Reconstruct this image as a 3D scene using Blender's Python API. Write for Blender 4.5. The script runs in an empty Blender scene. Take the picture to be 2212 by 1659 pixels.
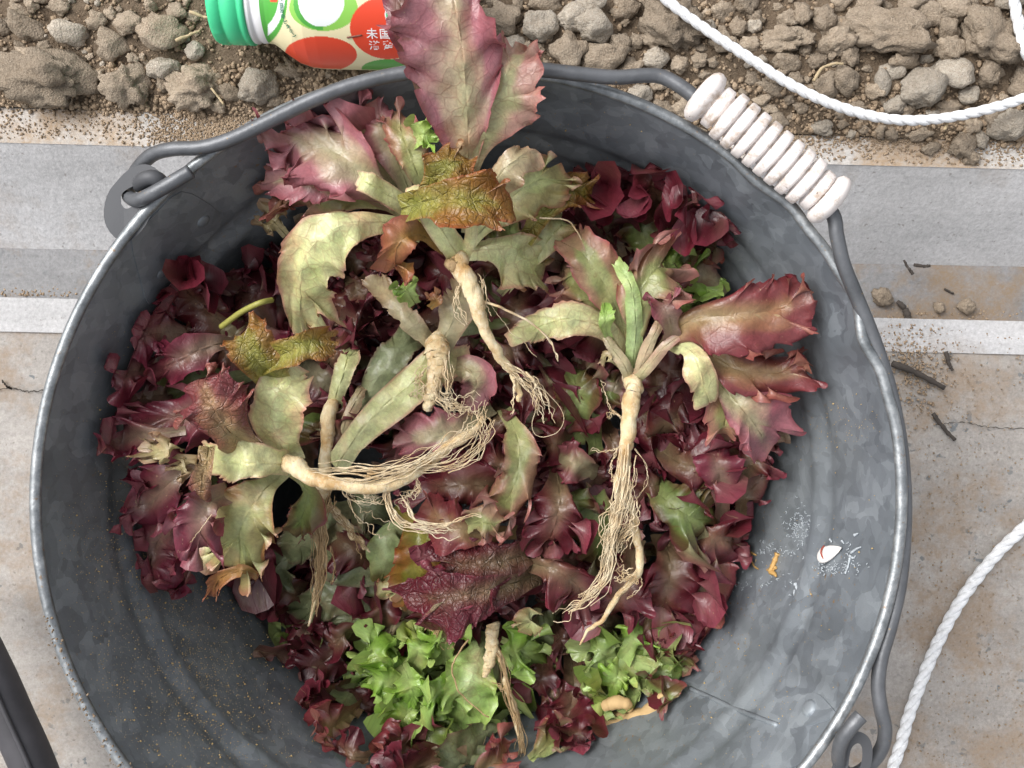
import bpy, math, random
import numpy as np
from mathutils import Vector, noise as mnoise

# ------------------------------------------------------------------ camera, light, exposure
C = bpy.context.scene
col = C.collection
HC = 0.5800          # camera height above the concrete
F = 2150.0           # focal length in units of a 2212 px wide picture
cam = bpy.data.cameras.new('camera'); camo = bpy.data.objects.new('camera', cam); col.objects.link(camo)
camo.location = (0, 0, HC); camo.rotation_euler = (0, 0, 0)
cam.sensor_width = 36; cam.lens = 36*F/2212; cam.clip_start = 0.01; cam.clip_end = 60
C.camera = camo
w = bpy.data.worlds.new('World'); C.world = w; w.use_nodes = True
SUN_EL, SUN_AZ = math.radians(52), math.radians(-62)      # azimuth: from +Y towards +X
nt = w.node_tree; bg = nt.nodes['Background']
sky = nt.nodes.new('ShaderNodeTexSky'); sky.sky_type = 'NISHITA'; sky.sun_disc = False
sky.sun_elevation = SUN_EL; sky.sun_rotation = SUN_AZ
sky.air_density = 1.0; sky.dust_density = 6.0; sky.ozone_density = 1.0
hsv = nt.nodes.new('ShaderNodeHueSaturation'); hsv.inputs['Saturation'].default_value = 0.22
nt.links.new(sky.outputs[0], hsv.inputs['Color']); nt.links.new(hsv.outputs[0], bg.inputs['Color'])
bg.inputs['Strength'].default_value = 0.15
sl = bpy.data.lights.new('sun', 'SUN'); so = bpy.data.objects.new('sun', sl); col.objects.link(so)
sl.energy = 0.85; sl.angle = math.radians(35); sl.color = (1.0, 0.97, 0.93)
d = Vector((math.sin(SUN_AZ)*math.cos(SUN_EL), math.cos(SUN_AZ)*math.cos(SUN_EL), math.sin(SUN_EL)))
so.rotation_euler = d.to_track_quat('Z', 'Y').to_euler()
C.view_settings.view_transform = 'Standard'; C.view_settings.look = 'None'
C.view_settings.gamma = 1; C.view_settings.use_curve_mapping = False
C.view_settings.exposure = 0.60
C.render.engine = 'CYCLES'
C.cycles.max_bounces = 5; C.cycles.diffuse_bounces = 3; C.cycles.glossy_bounces = 2
C.cycles.transmission_bounces = 3; C.cycles.transparent_max_bounces = 4

# ------------------------------------------------------------------ helpers
def at(u, v, z):
    """place seen at (u, v) of the 2212 px wide picture, at height z"""
    k = (HC - z)/F
    return np.array([(u-1106)*k, -(v-829.5)*k, z])
def px(n, z): return n*(HC - z)/F
def tag(o, label=None, cat=None, group=None, kind=None):
    if label: o['label'] = label
    if cat: o['category'] = cat
    if group: o['group'] = group
    if kind: o['kind'] = kind
    return o
def empty(name, loc=(0, 0, 0)):
    o = bpy.data.objects.new(name, None); col.objects.link(o); o.location = loc; o.empty_display_size = .01
    return o
def mesh_obj(name, verts, faces, mat=None, parent=None, smooth=True, loc=None):
    me = bpy.data.meshes.new(name)
    verts = np.asarray(verts, dtype=np.float32)
    if isinstance(faces, np.ndarray):
        nf, k = faces.shape
        me.vertices.add(len(verts)); me.vertices.foreach_set('co', verts.ravel())
        me.loops.add(nf*k); me.loops.foreach_set('vertex_index', faces.astype(np.int32).ravel())
        me.polygons.add(nf)
        me.polygons.foreach_set('loop_start', np.arange(0, nf*k, k, dtype=np.int32))
        me.update(calc_edges=True)
    else:
        me.from_pydata([tuple(map(float, p)) for p in verts], [], faces); me.update()
    if smooth: me.polygons.foreach_set('use_smooth', np.ones(len(me.polygons), dtype=bool))
    me.validate()
    if mat: me.materials.append(mat)
    o = bpy.data.objects.new(name, me); col.objects.link(o)
    if parent is not None:
        o.parent = parent
        o.matrix_parent_inverse = parent_inv(parent)
    if loc is not None: o.location = loc
    return o
def parent_inv(p):
    from mathutils import Matrix
    m = Matrix.Identity(4); q = p
    t = Vector((0, 0, 0))
    while q is not None:
        t += Vector(q.location) if q.matrix_parent_inverse == Matrix.Identity(4) or q.parent is None else Vector((0, 0, 0))
        q = q.parent
    return Matrix.Translation(-t)
def grid_faces(nu, nv, wrapu=False):
    """quads of a nu x nv grid, index = i*nv + j"""
    iu = np.arange(nu if wrapu else nu-1); jv = np.arange(nv-1)
    I, J = np.meshgrid(iu, jv, indexing='ij'); I2 = (I+1) % nu
    return np.stack([I*nv+J, I2*nv+J, I2*nv+J+1, I*nv+J+1], -1).reshape(-1, 4)
def catmull(P, n):
    """n samples through control rows P (any number of columns)"""
    P = np.asarray(P, float)
    Q = np.vstack([2*P[0]-P[1], P, 2*P[-1]-P[-2]])
    t = np.linspace(0, len(P)-1, n); i = np.minimum(t.astype(int), len(P)-2); f = (t-i)[:, None]
    a, b, c, d = Q[i], Q[i+1], Q[i+2], Q[i+3]
    return .5*((2*b) + (-a+c)*f + (2*a-5*b+4*c-d)*f**2 + (-a+3*b-3*c+d)*f**3)
def tube(path, rad, sides=8, cap=True, oval=1.0):
    P = np.asarray(path, float); n = len(P); rad = np.broadcast_to(np.asarray(rad, float), (n,))
    T = np.gradient(P, axis=0); T /= np.linalg.norm(T, axis=1, keepdims=True)+1e-12
    N = np.zeros_like(P); up = np.array([0, 0, 1.]) if abs(T[0, 2]) < .9 else np.array([1., 0, 0])
    v = up - T[0]*up.dot(T[0]); v /= np.linalg.norm(v)
    for i in range(n):
        v = v - T[i]*v.dot(T[i]); v /= np.linalg.norm(v)+1e-12; N[i] = v
    B = np.cross(T, N)
    a = np.linspace(0, 2*np.pi, sides, endpoint=False)
    V = P[:, None]+rad[:, None, None]*(np.cos(a)[None, :, None]*N[:, None]*oval+np.sin(a)[None, :, None]*B[:, None])
    V = V.reshape(-1, 3); fs = []
    for i in range(n-1):
        for j in range(sides):
            k = (j+1) % sides
            fs.append((i*sides+j, i*sides+k, (i+1)*sides+k, (i+1)*sides+j))
    if cap:
        V = np.vstack([V, P[0], P[-1]]); m = n*sides
        for j in range(sides):
            k = (j+1) % sides
            fs.append((m, k, j, m)) if False else fs.append((m, k, j)); fs.append((m+1, (n-1)*sides+j, (n-1)*sides+k))
    return V, fs
class MB:
    def __init__(s): s.v = []; s.f = []; s.n = 0
    def add(s, V, fs):
        s.v.append(np.asarray(V, float)); s.f += [tuple(int(i)+s.n for i in f) for f in fs]; s.n += len(V)
    def build(s, name, mat, parent=None, smooth=True):
        return mesh_obj(name, np.vstack(s.v), s.f, mat, parent, smooth)
def lathe(profile, sides=48):
    """profile rows (axial, radius) about the +X axis"""
    pr = np.asarray(profile, float); a = np.linspace(0, 2*np.pi, sides, endpoint=False)
    V = np.stack([np.broadcast_to(pr[:, 0, None], (len(pr), sides)), pr[:, 1, None]*np.cos(a), pr[:, 1, None]*np.sin(a)], -1)
    V = V.transpose(1, 0, 2).reshape(-1, 3)
    return V, grid_faces(sides, len(pr), True)[:, ::-1].copy()

# ------------------------------------------------------------------ materials
def mat_new(name):
    m = bpy.data.materials.new(name); m.use_nodes = True; nt = m.node_tree
    return m, nt, nt.nodes['Principled BSDF']
class N:
    """small node builder"""
    def __init__(s, nt): s.nt = nt
    def n(s, t, **kw):
        x = s.nt.nodes.new(t)
        for k, v in kw.items():
            if k.startswith('i_'):
                k = k[2:]; k = int(k) if k.isdigit() else k.replace('_', ' ')
                if hasattr(v, 'is_output') or isinstance(v, bpy.types.NodeSocket): s.nt.links.new(v, x.inputs[k])
                else: x.inputs[k].default_value = v
            else: setattr(x, k, v)
        return x
    def link(s, a, b): s.nt.links.new(a, b)
    def noise(s, vec, scale, detail=4, rough=.55, dist=0):
        return s.n('ShaderNodeTexNoise', i_Vector=vec, i_Scale=scale, i_Detail=detail, i_Roughness=rough, i_Distortion=dist).outputs['Fac']
    def voro(s, vec, scale, feature='F1', out='Distance', rnd=1.0):
        x = s.n('ShaderNodeTexVoronoi', feature=feature, i_Vector=vec, i_Scale=scale, i_Randomness=rnd)
        return x.outputs[out]
    def ramp(s, fac, stops, interp='LINEAR'):
        r = s.n('ShaderNodeValToRGB'); s.link(fac, r.inputs[0]); r.color_ramp.interpolation = interp
        e = r.color_ramp.elements
        while len(e) < len(stops): e.new(.5)
        for el, (p, c) in zip(e, stops):
            el.position = p; el.color = (c, c, c, 1) if not hasattr(c, '__len__') else (*c, 1)
        return r.outputs[0]
    def mix(s, fac, a, b, mode='MIX'):
        x = s.n('ShaderNodeMix', data_type='RGBA', blend_type=mode, clamp_factor=True)
        for sock, v in ((x.inputs[0], fac), (x.inputs[6], a), (x.inputs[7], b)):
            if isinstance(v, bpy.types.NodeSocket): s.link(v, sock)
            elif hasattr(v, '__len__'): sock.default_value = (*v, 1)
            else: sock.default_value = v if sock == x.inputs[0] else (v, v, v, 1)
        return x.outputs[2]
    def math(s, op, a, b=0.0, c=0.0, clamp=False):
        x = s.n('ShaderNodeMath', operation=op, use_clamp=clamp)
        for i, v in enumerate((a, b, c)):
            if isinstance(v, bpy.types.NodeSocket): s.link(v, x.inputs[i])
            else: x.inputs[i].default_value = v
        return x.outputs[0]
    def bump(s, h, strength, dist, normal=None):
        x = s.n('ShaderNodeBump', i_Height=h, i_Strength=strength, i_Distance=dist)
        if normal is not None: s.link(normal, x.inputs['Normal'])
        return x.outputs[0]
    def pos(s): return s.n('ShaderNodeNewGeometry').outputs['Position']
    def obj(s): return s.n('ShaderNodeTexCoord').outputs['Object']

def plain(name, color, rough=.5, metal=0, spec=.5):
    m, nt, b = mat_new(name); b.inputs['Base Color'].default_value = (*color, 1)
    b.inputs['Roughness'].default_value = rough; b.inputs['Metallic'].default_value = metal
    b.inputs['Specular IOR Level'].default_value = spec
    return m

def mat_concrete(name, base, stain, dirt=(.27, .195, .13), dirtamt=.5, aggregate=.4, seed=0.0, cov=.5):
    m, nt, b = mat_new(name); n = N(nt)
    p = n.n('ShaderNodeVectorMath', operation='ADD', i_0=n.pos(), i_1=(seed, seed*.7, 0)).outputs[0]
    c = n.mix(n.ramp(n.noise(p, 9, 5), [(.35, 0), (.7, 1)]), base, stain)
    c = n.mix(n.ramp(n.noise(p, 260, 6, .75), [(.3, .78), (.7, 1.14)]), c, (1, 1, 1), 'MULTIPLY') if False else c
    g = n.ramp(n.noise(p, 420, 5, .8), [(.25, .68), (.75, 1.2)])
    c = n.mix(1.0, c, g, 'MULTIPLY')
    # dark and pale stones showing in the worn paste
    pw = n.n('ShaderNodeVectorMath', operation='ADD', i_0=p, i_1=n.n('ShaderNodeVectorMath', operation='SCALE', i_0=n.n('ShaderNodeTexNoise', i_Vector=p, i_Scale=160.0, i_Detail=4.0).outputs['Color'], i_Scale=.016).outputs[0]).outputs[0]
    vo = n.n('ShaderNodeTexVoronoi', feature='F1', i_Vector=pw, i_Scale=150.0)
    spot = n.math('MULTIPLY', n.ramp(vo.outputs['Distance'], [(.22, 1), (.34, 0)]), n.ramp(n.n('ShaderNodeSeparateColor', i_0=vo.outputs['Color']).outputs[0], [(.80, 0), (.90, 1)]))
    c = n.mix(n.math('MULTIPLY', spot, aggregate), c, (.16, .175, .185))
    st = n.n('ShaderNodeMapping', i_0=p); st.inputs['Scale'].default_value = (6, 30, 6)
    c = n.mix(1.0, c, n.ramp(n.noise(st.outputs[0], 1.0, 6, .65), [(.32, .80), (.62, 1.06)]), 'MULTIPLY')
    pits = n.ramp(n.noise(p, 330, 2, .5), [(.66, 0), (.74, 1)])
    c = n.mix(n.math('MULTIPLY', pits, .5), c, (.14, .12, .10))
    dm = n.math('MULTIPLY', n.ramp(n.noise(p, 14, 8, .72), [(cov, 0), (cov+.12, 1)]), dirtamt)
    dm = n.math('MULTIPLY', dm, n.ramp(n.noise(p, 500, 3, .7), [(.3, .5), (.6, 1)]))
    c = n.mix(dm, c, dirt)
    n.link(c, b.inputs['Base Color']); b.inputs['Roughness'].default_value = .93
    b.inputs['Specular IOR Level'].default_value = .2
    h = n.math('ADD', n.noise(p, 300, 6, .7), n.math('MULTIPLY', n.noise(p, 40, 3), .8))
    n.link(n.bump(h, .55, .0012), b.inputs['Normal'])
    return m

def mat_soil(name, ca, cb, cc, scale=1.0):
    m, nt, b = mat_new(name); n = N(nt); p = n.pos()
    info = n.n('ShaderNodeObjectInfo').outputs['Random']
    c = n.mix(n.ramp(n.noise(p, 60*scale, 5, .6), [(.3, 0), (.7, 1)]), ca, cb)
    c = n.mix(n.ramp(n.noise(p, 700*scale, 4, .75), [(.42, 0), (.75, .85)]), c, cc)
    c = n.mix(n.ramp(n.noise(p, 1500, 2, .5), [(.6, 0), (.7, .6)]), c, (.10, .07, .045))
    c = n.mix(1.0, c, n.ramp(info, [(0, .78), (1, 1.16)]), 'MULTIPLY')
    n.link(c, b.inputs['Base Color']); b.inputs['Roughness'].default_value = .96
    b.inputs['Specular IOR Level'].default_value = .15
    h = n.math('ADD', n.noise(p, 480, 6, .7), n.math('MULTIPLY', n.voro(p, 900), .5))
    n.link(n.bump(h, .8, .0012), b.inputs['Normal'])
    return m

def mat_steel():
    m, nt, b = mat_new('galvanized_steel'); n = N(nt); p = n.obj()
    # spangle: overlapping crystal flakes, drawn out a little down the wall
    wp = n.n('ShaderNodeVectorMath', operation='ADD', i_0=p, i_1=n.n('ShaderNodeVectorMath', operation='SCALE', i_0=n.n('ShaderNodeTexNoise', i_Vector=p, i_Scale=90.0, i_Detail=3.0).outputs['Color'], i_Scale=.010).outputs[0]).outputs[0]
    s1 = n.n('ShaderNodeSeparateColor', i_0=n.n('ShaderNodeTexVoronoi', i_Vector=wp, i_Scale=95.0).outputs['Color']).outputs[0]
    s2 = n.n('ShaderNodeSeparateColor', i_0=n.n('ShaderNodeTexVoronoi', i_Vector=wp, i_Scale=210.0).outputs['Color']).outputs[1]
    s3 = n.noise(p, 22, 5, .6)
    f = n.math('ADD', n.math('MULTIPLY', s1, .28), n.math('ADD', n.math('MULTIPLY', s2, .22), n.math('MULTIPLY', s3, .62)))
    c = n.ramp(f, [(.24, (.138, .156, .176)), (.54, (.205, .230, .256)), (.84, (.305, .338, .366))])
    c = n.mix(n.ramp(n.noise(p, 7, 4), [(.45, 0), (.7, .35)]), c, (.15, .165, .13))
    # fine scratches and white bloom
    sc = n.n('ShaderNodeMapping', i_0=p); sc.inputs['Scale'].default_value = (40, 40, 9)
    c = n.mix(n.ramp(n.noise(sc.outputs[0], 1.0, 3, .6), [(.56, 0), (.72, .35)]), c, (.09, .10, .105))
    # ochre rust-dust freckles
    fr = n.math('MULTIPLY', n.ramp(n.noise(p, 520, 2, .5), [(.66, 0), (.70, 1)]), n.ramp(n.noise(p, 16, 4, .6), [(.5, 0), (.62, 1)]))
    c = n.mix(n.math('MULTIPLY', fr, .8), c, (.30, .17, .05))
    n.link(c, b.inputs['Base Color'])
    b.inputs['Metallic'].default_value = .38
    n.link(n.ramp(f, [(.2, .44), (.9, .58)]), b.inputs['Roughness'])
    n.link(n.bump(n.math('ADD', n.noise(p, 35, 3), n.math('MULTIPLY', n.noise(p, 900, 3, .6), .12)), .35, .002), b.inputs['Normal'])
    return m

def mat_leaf(name, blister=0.0):
    m, nt, b = mat_new(name); n = N(nt)
    top = n.n('ShaderNodeVertexColor', layer_name='top').outputs[0]
    bot = n.n('ShaderNodeVertexColor', layer_name='under').outputs[0]
    msk = n.n('ShaderNodeVertexColor', layer_name='mask').outputs[0]          # r = vein strength, g = margin, b = side-vein comb
    mk = n.n('ShaderNodeSeparateColor', i_0=msk)
    back = n.n('ShaderNodeNewGeometry').outputs['Backfacing']
    uv = n.n('ShaderNodeUVMap', uv_map='UVMap').outputs[0]                   # metres on the leaf
    wu = n.n('ShaderNodeVectorMath', operation='ADD', i_0=uv, i_1=n.n('ShaderNodeVectorMath', operation='SCALE', i_0=n.n('ShaderNodeTexNoise', i_Vector=uv, i_Scale=150.0, i_Detail=2.0).outputs['Color'], i_Scale=.004).outputs[0]).outputs[0]
    de = n.voro(wu, 190, 'DISTANCE_TO_EDGE'); net = n.ramp(de, [(0.0, 1), (.075, 0)])
    de2 = n.voro(wu, 520, 'DISTANCE_TO_EDGE'); net2 = n.ramp(de2, [(0.0, .5), (.10, 0)])
    comb = n.ramp(mk.outputs[2], [(.82, 0), (.96, 1)])
    vein = n.math('MAXIMUM', n.math('MAXIMUM', n.math('MULTIPLY', net, .75), n.math('MULTIPLY', net2, .6)), comb)
    base = n.mix(back, top, bot)
    blot = n.noise(uv, 70, 5, .65)
    base = n.mix(1.0, base, n.ramp(blot, [(.3, (.80, .84, .80)), (.5, (1, 1, 1)), (.72, (1.14, 1.02, 1.0))]), 'MULTIPLY')
    # veins: reddish lines on the pale underside, pale or dark lines on the upper face
    base = n.mix(1.0, base, n.ramp(n.noise(uv, 520, 4, .75), [(.3, (.78, .76, .76)), (.7, (1.16, 1.16, 1.12))]), 'MULTIPLY')
    base = n.mix(n.ramp(n.noise(uv, 38, 4, .6), [(.52, 0), (.72, .5)]), base, n.mix(1.0, base, (1.25, .62, .80), 'MULTIPLY'))
    vb = n.mix(1.0, base, (.62, .38, .40), 'MULTIPLY'); vt = n.mix(1.0, base, (.86, .84, .80), 'MULTIPLY')
    vcol = n.mix(back, vt, vb)
    c = n.mix(n.math('MULTIPLY', n.math('MULTIPLY', vein, mk.outputs[0]), .62), base, vcol)
    c = n.mix(n.math('MULTIPLY', comb, n.math('MULTIPLY', mk.outputs[0], .45)), c, n.mix(.5, base, (.42, .40, .22)))
    # grit and dried specks
    sp = n.math('MULTIPLY', n.ramp(n.noise(uv, 900, 2, .5), [(.69, 0), (.73, 1)]), n.ramp(n.noise(uv, 45, 3), [(.48, 0), (.6, 1)]))
    c = n.mix(n.math('MULTIPLY', sp, .85), c, (.46, .34, .20))
    br = n.ramp(n.noise(uv, 120, 5, .7, .6), [(.62, 0), (.74, .6)])
    c = n.mix(br, c, (.16, .085, .03))
    n.link(c, b.inputs['Base Color'])
    n.link(n.ramp(n.noise(uv, 60, 3), [(.3, .26+.06*blister), (.7, .46)]), b.inputs['Roughness'])
    b.inputs['Specular IOR Level'].default_value = .62
    puff = n.ramp(n.voro(wu, 150, 'SMOOTH_F1'), [(0, 1), (.75, 0)])
    h = n.math('ADD', n.math('MULTIPLY', puff, .22+.6*blister), n.math('ADD', n.math('ADD', n.math('MULTIPLY', n.noise(uv, 130, 4, .55), .75), n.math('MULTIPLY', n.noise(uv, 800, 3, .6), .16)), n.math('MULTIPLY', vein, -.14-.2*blister)))
    n.link(n.bump(h, .42+.3*blister, .0016+.0014*blister), b.inputs['Normal'])
    tr = n.n('ShaderNodeBsdfTranslucent', i_Color=n.mix(1.0, c, (1.25, 1.15, .8), 'MULTIPLY'))
    ms = n.n('ShaderNodeMixShader', i_0=.14); n.link(b.outputs[0], ms.inputs[1]); n.link(tr.outputs[0], ms.inputs[2])
    n.link(ms.outputs[0], nt.nodes['Material Output'].inputs[0])
    return m

def mat_root():
    m, nt, b = mat_new('root_skin'); n = N(nt); p = n.obj()
    c = n.mix(n.ramp(n.noise(p, 90, 5, .65), [(.38, 0), (.68, 1)]), (.76, .64, .40), (.46, .27, .10))
    c = n.mix(n.ramp(n.noise(p, 260, 4, .7), [(.5, 0), (.72, .7)]), c, (.80, .74, .58))
    c = n.mix(n.ramp(n.noise(p, 420, 3, .6), [(.66, 0), (.74, .6)]), c, (.17, .085, .035))
    n.link(c, b.inputs['Base Color']); b.inputs['Roughness'].default_value = .7
    b.inputs['Subsurface Weight'].default_value = .1; b.inputs['Subsurface Radius'].default_value = (.002, .001, .0006)
    sc = n.n('ShaderNodeMapping', i_0=p); sc.inputs['Scale'].default_value = (500, 160, 300)
    n.link(n.bump(n.noise(sc.outputs[0], 1, 5, .7), .8, .0012), b.inputs['Normal'])
    return m
def mat_rootlet(name, a, bcol):
    m, nt, b = mat_new(name); n = N(nt); p = n.obj()
    n.link(n.mix(n.ramp(n.noise(p, 130, 4, .6), [(.35, 0), (.7, 1)]), a, bcol), b.inputs['Base Color'])
    b.inputs['Roughness'].default_value = .75
    return m

M_STEEL = mat_steel()
def mat_wire():
    m, nt, b = mat_new('painted_wire'); n = N(nt); p = n.obj()
    c = n.ramp(n.noise(p, 70, 6, .65), [(.3, (.085, .090, .098)), (.7, (.155, .162, .175))])
    c = n.mix(n.ramp(n.noise(p, 420, 3, .6), [(.68, 0), (.73, .7)]), c, (.30, .20, .09))
    n.link(c, b.inputs['Base Color']); b.inputs['Metallic'].default_value = .35; b.inputs['Roughness'].default_value = .42
    n.link(n.bump(n.noise(p, 500, 4), .25, .0006), b.inputs['Normal'])
    return m
M_WIRE = mat_wire()
def mat_rim():
    m, nt, b = mat_new('worn_rim_zinc'); n = N(nt); p = n.obj()
    c = n.ramp(n.noise(p, 120, 6, .7), [(.3, (.13, .142, .15)), (.5, (.24, .257, .27)), (.70, (.44, .46, .47))])
    c = n.mix(n.ramp(n.noise(p, 380, 3, .6), [(.64, 0), (.72, .7)]), c, (.25, .15, .07))
    n.link(c, b.inputs['Base Color']); b.inputs['Metallic'].default_value = .55; b.inputs['Roughness'].default_value = .38
    n.link(n.bump(n.noise(p, 300, 4), .4, .0008), b.inputs['Normal'])
    return m
M_RIM = mat_rim()
M_EAR = plain('dark_ear_steel', (.075, .078, .085), .55, .2, .4)
def mat_grip():
    m, nt, b = mat_new('glazed_white_grip'); n = N(nt); p = n.obj()
    c = n.mix(n.ramp(n.noise(p, 160, 6, .75), [(.50, 0), (.66, .85)]), (.80, .745, .72), (.42, .32, .24))
    c = n.mix(n.ramp(n.noise(p, 600, 2, .6), [(.70, 0), (.75, .8)]), c, (.12, .08, .06))
    n.link(c, b.inputs['Base Color']); b.inputs['Roughness'].default_value = .42
    return m
M_GRIP = mat_grip()
def mat_cord():
    m, nt, b = mat_new('white_cord'); n = N(nt); p = n.obj()
    n.link(n.ramp(n.noise(p, 300, 5, .7), [(.3, (.62, .63, .64)), (.6, (.86, .87, .89))]), b.inputs['Base Color'])
    b.inputs['Roughness'].default_value = .6
    sc = n.n('ShaderNodeMapping', i_0=p); sc.inputs['Scale'].default_value = (1, 1, 1)
    n.link(n.bump(n.noise(p, 1400, 3, .6), .5, .0005), b.inputs['Normal'])
    return m
M_CORD = mat_cord()
M_LEAF = mat_leaf('lettuce_leaf'); M_BLIST = mat_leaf('blistered_leaf', 1.0)
M_ROOT = mat_root()
M_RL = mat_rootlet('rootlet_fibre', (.72, .62, .44), (.50, .34, .17))
M_RLB = mat_rootlet('brown_rootlet_fibre', (.46, .32, .17), (.30, .19, .09))
M_SOIL = mat_soil('soil_bed_earth', (.115, .082, .055), (.20, .15, .105), (.27, .21, .15))
M_CLOD = mat_soil('dry_clod', (.250, .196, .142), (.330, .270, .205), (.44, .37, .29))
M_STONE = mat_soil('grey_pebble', (.31, .262, .205), (.40, .355, .295), (.50, .455, .39), .7)
M_CRUMB = mat_soil('soil_crumb_earth', (.22, .155, .10), (.33, .25, .175), (.44, .35, .25))
M_KERB = mat_concrete('smooth_channel_concrete', (.58, .575, .58), (.46, .455, .455), dirtamt=.35, aggregate=.10, seed=3, cov=.54)
M_LEDGE = mat_concrete('dusty_ledge_concrete', (.60, .58, .56), (.46, .43, .39), dirt=(.37, .27, .18), dirtamt=.97, aggregate=0, seed=5, cov=.48)
M_GUT = mat_concrete('silted_gutter_concrete', (.30, .30, .305), (.16, .155, .155), dirt=(.25, .185, .125), dirtamt=.95, aggregate=.3, seed=7, cov=.45)
M_SLAB = mat_concrete('worn_slab_concrete', (.42, .395, .37), (.33, .305, .28), dirt=(.29, .215, .15), dirtamt=.8, aggregate=.9, seed=1, cov=.47)
M_TWIG = plain('dark_twig_bark', (.055, .045, .038), .85)
M_STRAW = plain('dry_straw', (.42, .33, .20), .8)

rng = np.random.default_rng(11); random.seed(11)
def snoise(x, seed, octs=3, base=1.0):
    """smooth 1-D pseudo noise in about -1..1"""
    r = np.random.default_rng(seed); y = 0*x; a = 1.0; tot = 0
    for o in range(octs):
        for _ in range(2):
            y = y + a*np.sin(x*base*(2**o)*r.uniform(.7, 1.4)*2*np.pi + r.uniform(0, 6.28)); tot += a
        a *= .55
    return y/tot*1.6

# ------------------------------------------------------------------ ground: soil bed, channel, slab
ZL, ZG = .030, -.022
def line_pts(vl, vr, z, x0=-2.5, x1=2.5):
    a, b = at(0, vl, z), at(2212, vr, z); s = (b[1]-a[1])/(b[0]-a[0])
    return s, a[1]-s*a[0]
def strip(name, A, B, mat, nx=60, **kw):
    """surface between the lines A=(vl,vr,z) and B"""
    (s1, c1), (s2, c2) = line_pts(*A), line_pts(*B); xs = np.linspace(-2.5, 2.5, nx)
    V = []; 
    for x in xs: V.append((x, s2*x+c2, B[2])); V.append((x, s1*x+c1, A[2]))
    V = np.array(V); fs = [(2*i, 2*i+2, 2*i+3, 2*i+1) for i in range(nx-1)]
    return V, fs
# the channel as one precast profile: ledge top, sloping face, floor, riser
mb = MB()
ledge = MB(); V, f = strip('', (232, 308, ZL), (308, 366, ZL), None); ledge.add(V, f)
V, f = strip('', (232, 308, ZL-.05), (232, 308, ZL), None); ledge.add(V, f)
ch = tag(ledge.build('channel_ledge', M_LEDGE, smooth=False), 'dusty pale top ledge of the concrete channel beside the soil', kind='structure')
# the channel face, floor and riser
face = MB(); V, f = strip('', (308, 366, ZL-.0005), (536, 576, ZG+.004), None); face.add(V, f)
tag(face.build('channel_wall', M_KERB, smooth=False), kind='structure')
flo = MB(); V, f = strip('', (534, 574, ZG+.004), (646, 698, ZG), None); flo.add(V, f)
tag(flo.build('gutter', M_GUT, smooth=False), kind='structure')
edge = MB()
V, f = strip('', (642, 694, ZG-.03), (642, 694, 0.0), None); edge.add(V, f)
V, f = strip('', (642, 694, 0.0), (716, 766, 0.0), None); edge.add(V, f)
tag(edge.build('kerb', M_KERB, smooth=False), kind='structure')
# slab: gently uneven grid
s1, c1 = line_pts(716, 766, -.001)
xs = np.linspace(-2.5, 2.5, 260); ts = np.linspace(0, 1, 200)**1.6
V = np.zeros((len(xs), len(ts), 3))
for i, x in enumerate(xs):
    yt = s1*x+c1; V[i, :, 0] = x; V[i, :, 1] = yt - ts*3.0
V[:, :, 2] = -.0012 + .0007*np.sin(V[:, :, 0]*31+V[:, :, 1]*17)*np.sin(V[:, :, 1]*23)
tag(mesh_obj('slab', V.reshape(-1, 3), grid_faces(len(xs), len(ts))[:, ::-1].copy(), M_SLAB), kind='structure')
# hairline cracks in the slab, as shallow dark ribbons pressed in its skin
M_CRACK = plain('crack_dark_joint', (.05, .042, .035), .95)  # one even dark brown for the crack ribbons
def crack(pts, wpx, z=.0006):
    P = catmull([at(u, v, z) for u, v in pts], 60)
    P[:, 0] += .0006*snoise(np.linspace(0, 6, 60), 3); P[:, 1] += .0007*snoise(np.linspace(0, 9, 60), 4)
    T = np.gradient(P, axis=0)[:, :2]; T /= np.linalg.norm(T, axis=1, keepdims=True)
    W = px(wpx, 0)*(.6+.4*snoise(np.linspace(0, 8, 60), 5))
    Nn = np.stack([-T[:, 1], T[:, 0], 0*T[:, 0]], 1)*W[:, None]*.5
    V = np.stack([P-Nn, P+Nn], 1).reshape(-1, 3)
    return V, [(2*i, 2*i+2, 2*i+3, 2*i+1) for i in range(59)]
mb = MB(); mb.add(*crack([(-40, 850), (20, 838), (60, 846), (110, 842), (150, 850)], 4)); mb.add(*crack([(5, 822), (14, 834), (26, 840)], 5))
mb.add(*crack([(2020, 918), (2080, 912), (2130, 922), (2212, 926), (2300, 924)], 2.5))
tag(mb.build('slab_crack', M_CRACK, smooth=False), kind='structure')

# soil bed: lumpy sheet
s0, c0 = line_pts(234, 310, ZL)
xs = np.linspace(-.42, .42, 330); ys = np.linspace(0, .22, 110)
X, Y = np.meshgrid(xs, ys, indexing='ij'); Yw = s0*X+c0+Y+.0005
Zs = np.zeros_like(X)
for i in range(X.shape[0]):
    for j in range(X.shape[1]):
        q = Vector((X[i, j], Yw[i, j], 0))
        Zs[i, j] = .004*mnoise.noise(q*22)+.0028*mnoise.noise(q*70)+.0016*mnoise.noise(q*190)+.0009*mnoise.noise(q*420)
fall = np.clip(Y/.03, 0, 1)
Zsoil = ZL + .001 + (.008*fall + Zs*(.35+.65*fall))
def soil_z(x, y):
    t = np.clip((y-(s0*x+c0))/.22*109, 0, 108.99); s = np.clip((x+.42)/.84*329, 0, 328.99)
    return Zsoil[int(s), int(t)]
SV = np.stack([X, Yw, Zsoil], -1).reshape(-1, 3)
soil = tag(mesh_obj('soil', SV, grid_faces(330, 110), M_SOIL), kind='structure')
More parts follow.
